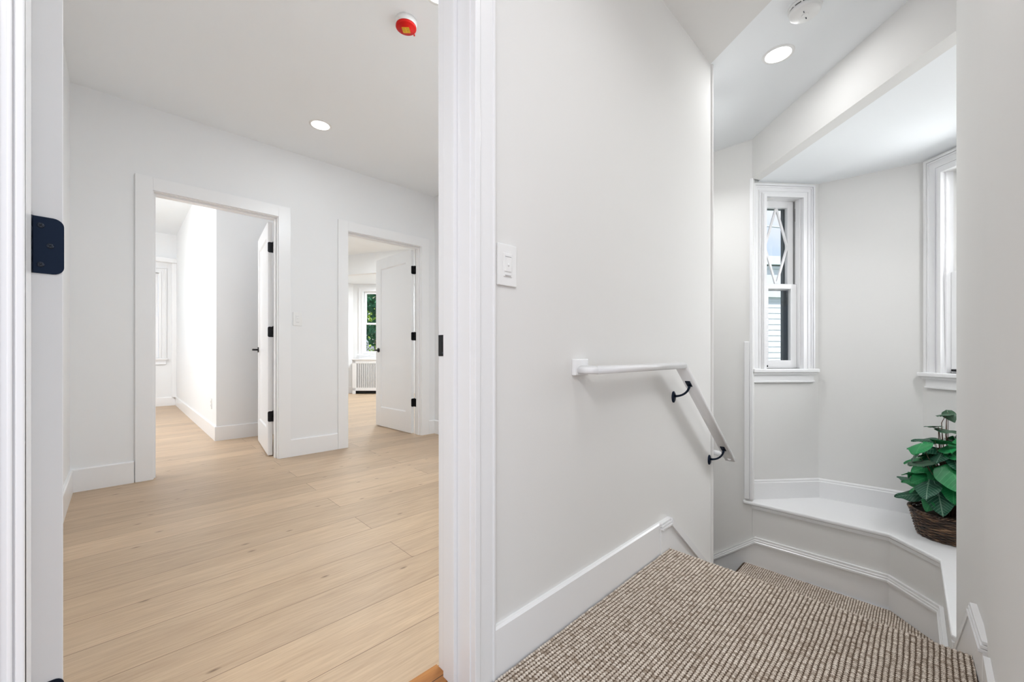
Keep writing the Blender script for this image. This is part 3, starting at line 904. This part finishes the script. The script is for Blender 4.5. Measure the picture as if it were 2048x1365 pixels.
# ---- switches and outlet
def wallplate(name, fr, u, w, z, wd, ht, label, cat, kind='dimmer'):
    root = empty(name, fr(u, w, z), math.atan2(fr.u.y, fr.u.x), label=label, cat=cat)
    lf = Frame((0, 0), (1, 0))
    p_ = MB().box(-wd / 2, wd / 2, -.0065, 0, -ht / 2, ht / 2); p_.build('plate', M['plastic'], root, .002)
    if kind == 'dimmer':
        MB().box(-.0165, .0165, -.0085, -.0065, -.033, .033).build('frame', M['plastic'], root, .0008)
        MB().box(-.013, .013, -.0105, -.0085, -.0185, .022).build('rocker', M['plastic'], root, .001)
        MB().box(-.011, .011, -.0107, -.0085, .023, .0245).build('groove', M['groove'], root)
        MB().box(-.011, .011, -.0107, -.0085, -.0305, -.028).build('groove', M['groove'], root)
        MB().lathe([(0, 0), (.004, 0), (.003, .002), (0, .0025)], (0, 0, 0), 12).build('indicator', M['plastic'], root).matrix_local = Matrix.Translation((0, -.0105, 0)) @ Matrix.Rotation(PI / 2, 4, 'X')
    else:
        for zz in (.02, -.02):
            MB().box(-.016, .016, -.0085, -.0065, zz - .014, zz + .014).build('socket', M['plastic'], root, .003)
            MB().box(-.008, -.006, -.0088, -.0084, zz - .005, zz + .005).box(.006, .008, -.0088, -.0084, zz - .005, zz + .005).build('slot', M['dark'], root)
    return root
wallplate('light_switch', Frame((0, YD), (1, YD)), .790, 0, 1.146, .074, .117, 'white dimmer switch on the beige stair wall right of the door casing', 'switch')
wallplate('light_switch', Frame((0, YF), (1, YF)), 1.124, 0, 1.190, .074, .117, 'white dimmer switch on the white wall between the two far doorways', 'switch')
wallplate('wall_outlet', Frame((.72, 0), (.72, -1)), -5.33, 0, .353, .072, .116, 'white outlet low on the wall inside the left far doorway', 'outlet', 'outlet')

# ---- ceiling lights, then the added unseen fill lights
def ceiling_light(x, y, z, r, power, label, grp='round recessed ceiling lights'):
    root = empty('recessed_light', (x, y, z), label=label, cat='ceiling light', group=grp)
    MB().lathe([(r * .80, -.0035), (r * .84, -.006), (r * .97, -.004), (r, 0)], (0, 0, 0), 40).build('trim_ring', M['plastic'], root)
    MB().lathe([(0, -.0038), (r * .82, -.0036)], (0, 0, 0), 40).build('lens', M['lamp'], root)
    l = bpy.data.lights.new('lamp', 'AREA'); l.shape = 'DISK'; l.size = r * 1.6; l.energy = power; l.spread = math.radians(180); l.color = (.93, .97, 1) if y > 1 else (.98, .99, 1)
    lo = bpy.data.objects.new('lamp', l); lo.location = (0, 0, -.010); COL.objects.link(lo); lo.parent = root
    return root
ceiling_light(1.107, 3.223, ZL, .079, P_LEFT, 'lit round recessed light in the ceiling above the two far doorways')
ceiling_light(1.105, 1.635, ZL, .079, P_LEFT, 'lit round recessed light cut by the top edge of the photo beside the door casing')
ceiling_light(2.524, .556, ZH, .075, P_HALL, 'lit round recessed light in the ceiling over the stairs')
def unseen_fill(name, x, y, z, r, power, spread=180):  # added downward fill light with no fixture, kept out of view
    l = bpy.data.lights.new(name, 'AREA'); l.shape = 'DISK'; l.size = r * 2; l.energy = power; l.spread = math.radians(spread); l.color = (.88, .95, 1.0) if y > 1 and x < 2.5 or y > 3 else (.97, .985, 1)
    lo = bpy.data.objects.new(name, l); lo.location = (x, y, z); COL.objects.link(lo)
l = bpy.data.lights.new('hall_back_fill', 'AREA'); l.shape = 'RECTANGLE'; l.size = 1.3; l.size_y = 1.7; l.energy = 7; l.color = (.97, .985, 1)  # added fill behind the camera; no window is built there
lo = bpy.data.objects.new('hall_back_fill', l); lo.location = (-2.3, -.85, 1.35)
lo.rotation_euler = Vector((-1.0, -.23, .10)).to_track_quat('Z', 'Y').to_euler(); COL.objects.link(lo)
unseen_fill('hall_fill', -.6, -.5, ZH - .02, .35, 29)  # added fill behind the camera, brightens the hall
unseen_fill('landing_fill', 1.0, .12, ZH - .02, .12, 3.1, 150)  # added fill above the frame, lifts carpet and landing walls
unseen_fill('bay_fill', *W(2.42, 1.62), 2.18, .10, 9)  # added fill out of view in the bay, lifts seat and bay walls
unseen_fill('stairwell_fill', 2.74, 1.22, ZH - .02, .08, 6, 130)  # added fill behind the stair wall, lifts the low wall and quarter landing
unseen_fill('room_fill', 1.5, 1.55, ZL - .01, .2, 24.5)  # extra unseen fill, evens out the oak-floored room
unseen_fill('far_left_room_fill', -1.1, 6.9, 2.86, .4, P_ROOM1)  # added unseen fill, brightens the room beyond the left doorway
l = bpy.data.lights.new('far_left_point_fill', 'POINT'); l.energy = 62; l.shadow_soft_size = .25; l.color = (.92, .96, 1)  # added point fill without a fixture, brightens that same room
lo = bpy.data.objects.new('far_left_point_fill', l); lo.location = (-1.3, 5.6, 1.9); COL.objects.link(lo)
unseen_fill('far_right_room_fill', 2.6, 5.6, 2.60, .3, P_ROOM2)  # added unseen fill for the room beyond the right doorway
unseen_fill('far_bay_fill', 4.0, 7.4, 2.39, .3, 45)  # added unseen fill that whitens the far bay
# added area light outside the larger bay window, boosting the light into the bay
l = bpy.data.lights.new('bay_window_fill', 'AREA'); l.shape = 'RECTANGLE'; l.size = .5; l.size_y = 1.35; l.energy = 23; l.color = (.95, .97, 1)
lo = bpy.data.objects.new('bay_window_fill', l); lo.location = F3(.37, .30, 1.42)
lo.rotation_euler = (PI / 2, 0, math.atan2(-F3.w.y, -F3.w.x) - PI / 2); COL.objects.link(lo)

# ---- alarms
al = empty('smoke_alarm', (1.080, 1.900, ZL), label='round alarm with a red dust cover and yellow sticker on the room ceiling', cat='smoke alarm')
MB().lathe([(0, 0), (.056, 0), (.056, -.012), (.053, -.018), (.051, -.030), (0, -.030)], (0, 0, 0), 40).build('base', M['plastic'], al)
MB().lathe([(.0, -.030), (.052, -.028), (.0525, -.036), (.046, -.041), (.036, -.042), (.034, -.046), (0, -.047)], (0, 0, 0), 40).build('cover', M['red'], al)
stk = MB().box(-.019, .019, -.019, .019, -.0477, -.0470).build('sticker', M['yellow'], al)
stk.rotation_euler = (0, 0, -.75)
ln = MB()
for k in range(9):
    if k in (4,): continue
    for u_ in range(5):
        ww = .0035 + .003 * random.random()
        ln.box(-.017 + k * .0040, -.0152 + k * .0040, -.016 + u_ * .0065, -.016 + u_ * .0065 + ww, -.0480, -.0477)
ln.build('sticker_text', M['ink'], stk)
MB().lathe([(0, -.042), (.004, -.042), (.004, -.036), (0, -.036)], (.054, .01, 0), 8).build('pull_tab', M['red'], al)

sd = empty('smoke_detector', (2.258, .392, ZH), label='white round smoke detector on the stair ceiling at the top photo edge', cat='smoke detector')
MB().lathe([(0, 0), (.066, 0), (.066, -.012), (.060, -.013)], (0, 0, 0), 48).lathe([(.060, -.018), (.063, -.019), (.061, -.034), (.054, -.041), (0, -.043)], (0, 0, 0), 48).build('housing', M['plastic'], sd)
v_ = MB()
v_.lathe([(.0605, -.0125), (.0605, -.0185)], (0, 0, 0), 48)
v_.build('vent', M['dark'], sd)
for k in range(12):
    MB(Frame((0.0, 0.0), ang=2 * PI * k / 12)).box(.058, .0625, -.003, .003, -.019, -.012).build('rib', M['plastic'], sd)
MB().lathe([(.0, -.0452), (.012, -.0448), (.0135, -.0430)], (0, .0, 0), 24).build('button', M['plastic'], sd)
MB().box(.018, .030, -.002, .002, -.0437, -.0425).build('slot', M['screw'], sd)
MB().box(-.030, -.018, -.0015, .0015, -.0437, -.0425).build('slot', M['screw'], sd)

# ---- potted plant
PC = W(2.612, 2.425)
pot = empty('potted_plant', (PC[0], PC[1], -.214), label='leafy green plant in a dark brown woven basket on the window seat', cat='plant')
def wicker():
    m = mat('wicker', (.1, .05, .03), .38, spec=.5)
    b = m.node_tree.nodes['Principled BSDF']
    tcn = N(m, 'ShaderNodeTexCoord')
    n1 = N(m, 'ShaderNodeTexNoise'); n1.inputs['Scale'].default_value = 16; n1.inputs['Detail'].default_value = 4
    mp = N(m, 'ShaderNodeMapping'); mp.inputs['Scale'].default_value = (1, 1, 7)
    L(m, tcn.outputs['Object'], mp.inputs[0]); L(m, mp.outputs[0], n1.inputs['Vector'])
    r = N(m, 'ShaderNodeValToRGB'); e = r.color_ramp.elements
    e[0].position = .38; e[0].color = (.02, .011, .008, 1); e[1].position = .72; e[1].color = (.34, .20, .11, 1)
    x = e.new(.55); x.color = (.075, .038, .022, 1)
    L(m, n1.outputs['Fac'], r.inputs['Fac']); L(m, r.outputs[0], b.inputs['Base Color'])
    return m
M['wicker'] = wicker()
BH = .155; R0b, R1b = .130, .168
bk = MB()
NS = 34
rows = 19
for k in range(rows):
    zc = .006 + (BH - .012) * k / (rows - 1)
    Rr = R0b + (R1b - R0b) * (zc / BH) ** .9
    m_ = NS * 6
    pts = []
    for i in range(m_):
        a = 2 * PI * i / m_
        rr = Rr + .0038 * math.cos(NS * a / 2 * 1.0 * 2 / 2 + (PI if k % 2 else 0)) 
        pts.append((a, rr))
    vs = []; fs = []
    for i, (a, rr) in enumerate(pts):
        for j in range(6):
            b_ = 2 * PI * j / 6
            r2 = rr + .0034 * math.cos(b_)
            vs.append((r2 * math.cos(a), r2 * math.sin(a), zc + .0043 * math.sin(b_)))
    for i in range(m_):
        i2 = (i + 1) % m_
        for j in range(6):
            j2 = (j + 1) % 6
            fs.append((i * 6 + j, i2 * 6 + j, i2 * 6 + j2, i * 6 + j2))
    bk.add(vs, fs, True)
basket = bk.build('basket', M['wicker'], pot)
stv = MB()
for i in range(NS):
    a = 2 * PI * (i + .0) / NS
    stv.tube([(math.cos(a) * (R0b - .001), math.sin(a) * (R0b - .001), .002), (math.cos(a) * (R1b - .001), math.sin(a) * (R1b - .001), BH)], .0028, 6)
stv.build('stake', M['wicker'], basket)
rim = MB()
for ph in (0, PI):
    vs = []; fs = []; m_ = 160
    for i in range(m_):
        a = 2 * PI * i / m_
        rr = R1b + .006 * math.cos(a * 26 + ph); zz = BH + .003 + .005 * math.sin(a * 26 + ph)
        for j in range(6):
            b_ = 2 * PI * j / 6
            vs.append(((rr + .005 * math.cos(b_)) * math.cos(a), (rr + .005 * math.cos(b_)) * math.sin(a), zz + .005 * math.sin(b_)))
    for i in range(m_):
        i2 = (i + 1) % m_
        for j in range(6):
            fs.append((i * 6 + j, i2 * 6 + j, i2 * 6 + (j + 1) % 6, i * 6 + (j + 1) % 6))
    rim.add(vs, fs, True)
rim.build('rim', M['wicker'], basket)
MB().lathe([(0, .001), (R0b - .004, .001), (R1b - .009, BH - .02), (0, BH - .018)], (0, 0, 0), 40).build('soil', mat('moss', (.035, .025, .015), .95), basket)

def leaf_mat(name, c1, c2, vein):
    m = mat(name, c1, .46, spec=.35)
    b = m.node_tree.nodes['Principled BSDF']
    b.inputs['Subsurface Weight'].default_value = 0
    uv = N(m, 'ShaderNodeUVMap', uv_map='leaf')
    sx = N(m, 'ShaderNodeSeparateXYZ'); L(m, uv.outputs[0], sx.inputs[0])
    ab = N(m, 'ShaderNodeMath', operation='ABSOLUTE'); L(m, sx.outputs['X'], ab.inputs[0])
    # side veins
    k = N(m, 'ShaderNodeMath', operation='MULTIPLY_ADD'); L(m, ab.outputs[0], k.inputs[0]); k.inputs[1].default_value = -.9; L(m, sx.outputs['Y'], k.inputs[2])
    sc = N(m, 'ShaderNodeMath', operation='MULTIPLY'); L(m, k.outputs[0], sc.inputs[0]); sc.inputs[1].default_value = 7
    fr = N(m, 'ShaderNodeMath', operation='PINGPONG'); L(m, sc.outputs[0], fr.inputs[0]); fr.inputs[1].default_value = .5
    c = N(m, 'ShaderNodeMath', operation='LESS_THAN'); L(m, fr.outputs[0], c.inputs[0]); c.inputs[1].default_value = .055
    c2_ = N(m, 'ShaderNodeMath', operation='LESS_THAN'); L(m, ab.outputs[0], c2_.inputs[0]); c2_.inputs[1].default_value = .022
    mxm = N(m, 'ShaderNodeMath', operation='MAXIMUM'); L(m, c.outputs[0], mxm.inputs[0]); L(m, c2_.outputs[0], mxm.inputs[1])
    n1 = N(m, 'ShaderNodeTexNoise'); n1.inputs['Scale'].default_value = 11; tcn = N(m, 'ShaderNodeTexCoord'); L(m, tcn.outputs['Object'], n1.inputs['Vector'])
    a = N(m, 'ShaderNodeMix', data_type='RGBA'); L(m, n1.outputs['Fac'], a.inputs[0]); a.inputs[6].default_value = (*c1, 1); a.inputs[7].default_value = (*c2, 1)
    d = N(m, 'ShaderNodeMath', operation='MULTIPLY'); L(m, mxm.outputs[0], d.inputs[0]); d.inputs[1].default_value = .30 if name != 'leaf_dark' else .5
    f = N(m, 'ShaderNodeMix', data_type='RGBA'); L(m, d.outputs[0], f.inputs[0]); L(m, a.outputs[2], f.inputs[6]); f.inputs[7].default_value = (*vein, 1)
    L(m, f.outputs[2], b.inputs['Base Color'])
    return m
M['leaf'] = leaf_mat('leaf_bright', (.004, .085, .028), (.012, .27, .075), (.10, .42, .16))
M['leafd'] = leaf_mat('leaf_dark', (.004, .030, .020), (.008, .12, .055), (.25, .42, .30))
M['leafg'] = leaf_mat('leaf_grey', (.03, .08, .045), (.07, .14, .085), (.12, .22, .14))

def leaves(specs, name, m, parent):
    """specs: (base point, tip direction azimuth, pitch, length, roll, cup)"""
    verts = []; faces = []; uvs = []
    nu, nv = 10, 16
    for (bp_, az, pitch, ln_, roll, cup) in specs:
        d = Vector((math.cos(az) * math.cos(pitch), math.sin(az) * math.cos(pitch), math.sin(pitch)))
        sd_ = Vector((-math.sin(az), math.cos(az), 0))
        up = d.cross(sd_) * -1
        if up.z < 0: up = -up
        R = Matrix.Rotation(roll, 3, d); sd_ = R @ sd_; up = R @ up
        b0 = len(verts)
        for j in range(nv + 1):
            t = j / nv
            # heart outline: half width
            wv = .54 * (math.sin(PI * min(1, t ** .52)) ** .70) * (1 - .22 * t) * (1 + .035 * math.sin(t * 14 + az))
            wv = max(wv, .0)
            for i in range(-nu // 2, nu // 2 + 1):
                s_ = i / (nu / 2)
                x = s_ * wv
                back = -.26 * abs(s_) ** 1.3 * (1 - t) ** 4      # lobes reach behind the stalk
                rip = .045 * math.sin(8 * t + 4 * s_ + az * 3) * abs(s_)
                yv = t + back
                z_ = -cup * (t ** 2) * .45 - .22 * abs(s_) ** 1.4 * wv + .06 * abs(s_) + rip
                p_ = Vector(bp_) + d * (yv * ln_) + sd_ * (x * ln_) + up * (z_ * ln_)
                verts.append(p_); uvs.append((x, t))
        k = nu + 1
        for j in range(nv):
            for i in range(nu):
                faces.append((b0 + j * k + i, b0 + j * k + i + 1, b0 + (j + 1) * k + i + 1, b0 + (j + 1) * k + i))
    me = bpy.data.meshes.new(name); me.from_pydata([tuple(v) for v in verts], [], faces)
    ul = me.uv_layers.new(name='leaf')
    li = np.zeros(len(me.loops), dtype=np.int32); me.loops.foreach_get('vertex_index', li)
    ul.data.foreach_set('uv', np.array(uvs, dtype=np.float32)[li].ravel())
    me.polygons.foreach_set('use_smooth', [True] * len(faces))
    me.materials.append(m)
    o_ = bpy.data.objects.new(name, me); COL.objects.link(o_); o_.parent = parent
    return o_
rr_ = random.Random(11)
def rfv(r, f, z):   # offsets right / forward of the view axis -> local plan offset
    return Vector((SA * r + CA * f, -CA * r + SA * f, z))
def az_of(r, f):
    v = rfv(r, f, 0); return math.atan2(v.y, v.x)
bright = []; darkl = []; grey = []; stems = MB()
def put(lst, r, f, z, dr, df, pitch, ln_, roll=0, cup=.5, st=True):
    if z <= .462: z = .285 + (z - .23) * 1.42
    else: z += .085
    if r + ln_ * dr / math.hypot(dr, df) > .15:
        dr = -abs(dr) * .3; r = min(r, .12)
    b_ = rfv(r, f, z)
    lst.append((b_, az_of(dr, df), pitch, ln_, roll, cup))
    if st:
        a0 = rfv(r * .25, f * .25, BH - .02)
        mid = rfv(r * .55, f * .55, BH + (z - BH) * .65)
        stems.tube([a0, mid, b_], [.0022, .0018, .0013], 6)
# leaves one can tell apart in the picture (seen from the landing)
put(bright, -.19, -.03, .43, -1, -.5, -.30, .115, .3, .5)
put(bright, -.10, -.02, .445, .4, -1, .05, .10, -.4, .3)
put(bright, -.06, -.06, .40, .7, -.6, -.20, .13, .2, .6)
put(grey, -.18, -.04, .36, -1, -.2, -.10, .12, .1, .2)
put(bright, -.10, -.11, .335, -.35, -1, -.62, .165, .15, .4)
put(bright, -.02, -.10, .345, .9, -.8, -.45, .16, -.2, .5)
put(bright, .05, -.12, .40, .5, -1, -.62, .165, .0, .5)
put(darkl, -.21, -.02, .40, -.6, .3, -1.2, .09, .2, .3)
put(darkl, -.17, -.05, .27, -1, -.7, -.50, .12, .3, .5)
put(darkl, -.14, -.08, .23, -.7, -1, -.85, .12, .2, .5)
put(darkl, -.06, -.12, .24, .1, -1, -.95, .105, .1, .4)
put(bright, -.08, -.10, .285, .8, -.7, -.45, .14, .1, .6)
put(darkl, .03, -.14, .23, .2, -1, -1.05, .10, -.1, .4)
put(bright, .01, -.12, .27, .6, -1, -.55, .13, .3, .5)
put(darkl, .09, -.14, .24, .6, -1, -.9, .11, .2, .4)
put(bright, .10, -.10, .31, .9, -.7, -.6, .14, .2, .5)
put(grey, -.06, 0, .585, -1, .2, .05, .075, .2, .3)
put(grey, -.055, .0, .565, 1, -.35, .0, .10, .15, .4)
put(grey, .01, .02, .655, -.9, -.4, .0, .085, .25, .3)
put(grey, .02, .02, .665, .2, -.9, -1.0, .065, .6, .3)
put(grey, .03, .0, .50, .9, -.1, .15, .12, .1, .4)
put(darkl, .07, -.02, .46, .5, -1, -.5, .13, .2, .4)
# the rest of the crown
for i in range(58):
    a = i * 2.399963; k = i / 58
    zz = .20 + k * .24 + rr_.uniform(-.02, .02)
    rad = (.16 - .09 * k) * rr_.uniform(.6, 1.05)
    r_, f_ = rad * math.cos(a), rad * math.sin(a)
    lst = (bright, darkl, bright, darkl, bright)[i % 5]
    put(lst, r_, f_, zz, math.cos(a), math.sin(a), rr_.uniform(-.8, .05), rr_.uniform(.075, .12), rr_.uniform(-.5, .5), rr_.uniform(.2, .6))
stems.tube([rfv(0, 0, BH - .02), rfv(-.03, 0, .34), rfv(-.055, 0, .56), rfv(-.06, 0, .67)], [.0035, .003, .0022, .0016], 8)
stems.tube([rfv(.01, 0, BH - .02), rfv(-.01, 0, .38), rfv(-.035, 0, .60), rfv(-.04, 0, .69), rfv(.01, .02, .74)], [.0035, .003, .0026, .002, .0014], 8)
stems.tube([rfv(.01, 0, BH - .02), rfv(.005, 0, .42), rfv(-.015, 0, .62), rfv(.0, .01, .70), rfv(.02, .02, .75)], [.0035, .003, .0022, .002, .0014], 8)
stems.tube([rfv(.01, 0, BH - .02), rfv(.02, 0, .46), rfv(.02, 0, .54), rfv(.05, 0, .585)], [.0035, .003, .0022, .0016], 8)
stems.build('stem', M['stem'], pot)
leaves(bright, 'bright_foliage', M['leaf'], pot); leaves(darkl, 'dark_foliage', M['leafd'], pot); leaves(grey, 'grey_green_foliage', M['leafg'], pot)

# ---- radiator cover in the far bay
u_r = .02
Fr = Frame(F8(0.06, 0, 0)[:2], F8(1.3, 0, 0)[:2])
rc = empty('radiator_cover', Fr(0, 0, 0), math.atan2(Fr.u.y, Fr.u.x), label='white radiator cover with vertical slats under the far bay window', cat='radiator cover')
b_ = MB().box(0, 1.1, -.20, -.182, .66, .735).box(0, 1.1, -.20, -.182, .07, .135).box(0, .07, -.20, -.182, .0, .735).box(1.03, 1.1, -.20, -.182, 0, .735)
b_.box(0, .018, -.182, -.016, 0, .72).box(1.082, 1.1, -.182, -.016, 0, .72)
b_.build('cabinet', M['trim'], rc, .002)
MB().box(-.015, 1.115, -.215, -.016, .735, .755).build('top', M['trim'], rc, .003)
g_ = MB()
for k in range(23):
    g_.box(.07 + k * .0425, .07 + k * .0425 + .026, -.197, -.185, .135, .66)
g_.build('grille', M['trim'], rc)
MB().box(.03, 1.07, -.15, -.14, .02, .70).build('radiator', M['dark'], rc)

# ---- outdoors
gx, gy = W(3, 14)
struct(MB().box(-30, 60, 4, 70, -3.7, -3.6).box(3.6, 60, -40, 4, -3.7, -3.6), 'ground', M['grass'])
# neighbour's house seen through the narrow window
nh = empty('neighbour_house', (*W(5.5, 9), -3.6), AX - PI / 2 + .12, label='white clapboard house with an eave seen through the narrow stair window', cat='house')
hb = MB()
for k in range(46):
    z_ = k * .125
    hb.add([(-4, 0, z_), (4, 0, z_), (4, .011, z_ + .125), (-4, .011, z_ + .125), (-4, .3, z_), (4, .3, z_), (4, .3, z_ + .125), (-4, .3, z_ + .125)],
           [(0, 1, 2, 3), (0, 1, 5, 4), (0, 3, 7, 4), (1, 2, 6, 5), (4, 5, 6, 7)])
hb.box(-4, 4, .02, 5, 0, 6.4)
hb.build('clapboard_wall', M['siding'], nh)
MB().box(-4.3, 4.3, -.08, .02, 5.72, 6.34).box(-4.3, 4.3, -.11, .02, 6.34, 6.40).box(-4.3, 4.3, -.20, -.09, 6.42, 6.60).build('eave', M['siding'], nh)
rf_ = MB(); rf_.add([(-4.3, -.12, 6.56), (4.3, -.12, 6.56), (4.3, 2.6, 6.8), (-4.3, 2.6, 6.8), (4.3, 5.4, 6.4), (-4.3, 5.4, 6.4)], [(0, 1, 2, 3), (3, 2, 4, 5), (0, 3, 5), (1, 4, 2)])
rf_.build('roof', M['roof'], nh)
for k, (za, zb) in enumerate(((3.3, 3.5), (3.15, 3.0))):
    a = W(2.5, 6.5); b__ = W(7.5, 6.9)
    pts = []
    for i in range(13):
        t = i / 12
        pts.append((a[0] + (b__[0] - a[0]) * t, a[1] + (b__[1] - a[1]) * t, za + (zb - za) * t - .5 * 4 * t * (1 - t) * .3))
    tag(MB().tube(pts, .014, 6).build('power_cable', M['cable']), ('upper' if k == 0 else 'lower') + ' pale overhead cable across the sky in the diamond-paned window', 'cable')

def tree(c, h, rad, seed, label, n=2600, col=None):
    r = random.Random(seed)
    root = empty('tree', c, label=label, cat='tree')
    MB().tube([(0, 0, 0), (.1, .05, h * .4), (-.05, .1, h * .75)], [.16, .12, .05], 8).build('trunk', M['bark'], root)
    mb = MB()
    cl = [(r.gauss(0, rad * .45), r.gauss(0, rad * .45), h * (.35 + .6 * r.random()), rad * r.uniform(.3, .5)) for _ in range(26)]
    for _ in range(n):
        cx, cy, cz, cr = r.choice(cl)
        v = Vector((r.gauss(0, 1), r.gauss(0, 1), r.gauss(0, 1))).normalized() * cr * (r.random() ** .4)
        p = Vector((cx, cy, cz)) + v
        a = Vector((r.gauss(0, 1), r.gauss(0, 1), r.gauss(0, 1))).normalized(); b = a.cross(Vector((r.gauss(0, 1), r.gauss(0, 1), 1))).normalized()
        s = r.uniform(.07, .14)
        mb.add([p - a * s, p + b * s * .5, p + a * s, p - b * s * .5], [(0, 1, 2, 3)])
    mb.build('foliage', col, root)
    return root
tl1 = paint('tree_leaf_dark', (.07, .28, .15), .6, .1, 3, .6); tl2 = paint('tree_leaf_light', (.45, .62, .10), .6, .1, 3, .5)
tree((*W(-5.0, 13.0), -3.6), 8.6, 1.6, 3, 'dark green tree outside the far bay window', 5200, tl1)
tree((*W(-6.9, 20.5), -3.6), 9.6, 2.0, 4, 'yellow-green tree behind the dark tree outside the far bay window', 4200, tl2)
# grey-sided house below the trees
gh = empty('grey_house', (*W(-9, 27), -3.6), AX - PI / 2, label='grey roofed house below the trees outside the far bay window', cat='house')
MB().box(-4, 4, 0, 4, 0, 3.6).build('wall', paint('grey_siding', (.3, .32, .35), .7, .1, 10, .1), gh)
g2 = MB(); g2.add([(-4.3, -.4, 3.5), (4.3, -.4, 3.5), (4.3, 2.2, 5.2), (-4.3, 2.2, 5.2), (4.3, 4.6, 3.5), (-4.3, 4.6, 3.5)], [(0, 1, 2, 3), (3, 2, 4, 5), (0, 3, 5), (1, 4, 2)])
g2.build('roof', M['roof'], gh)
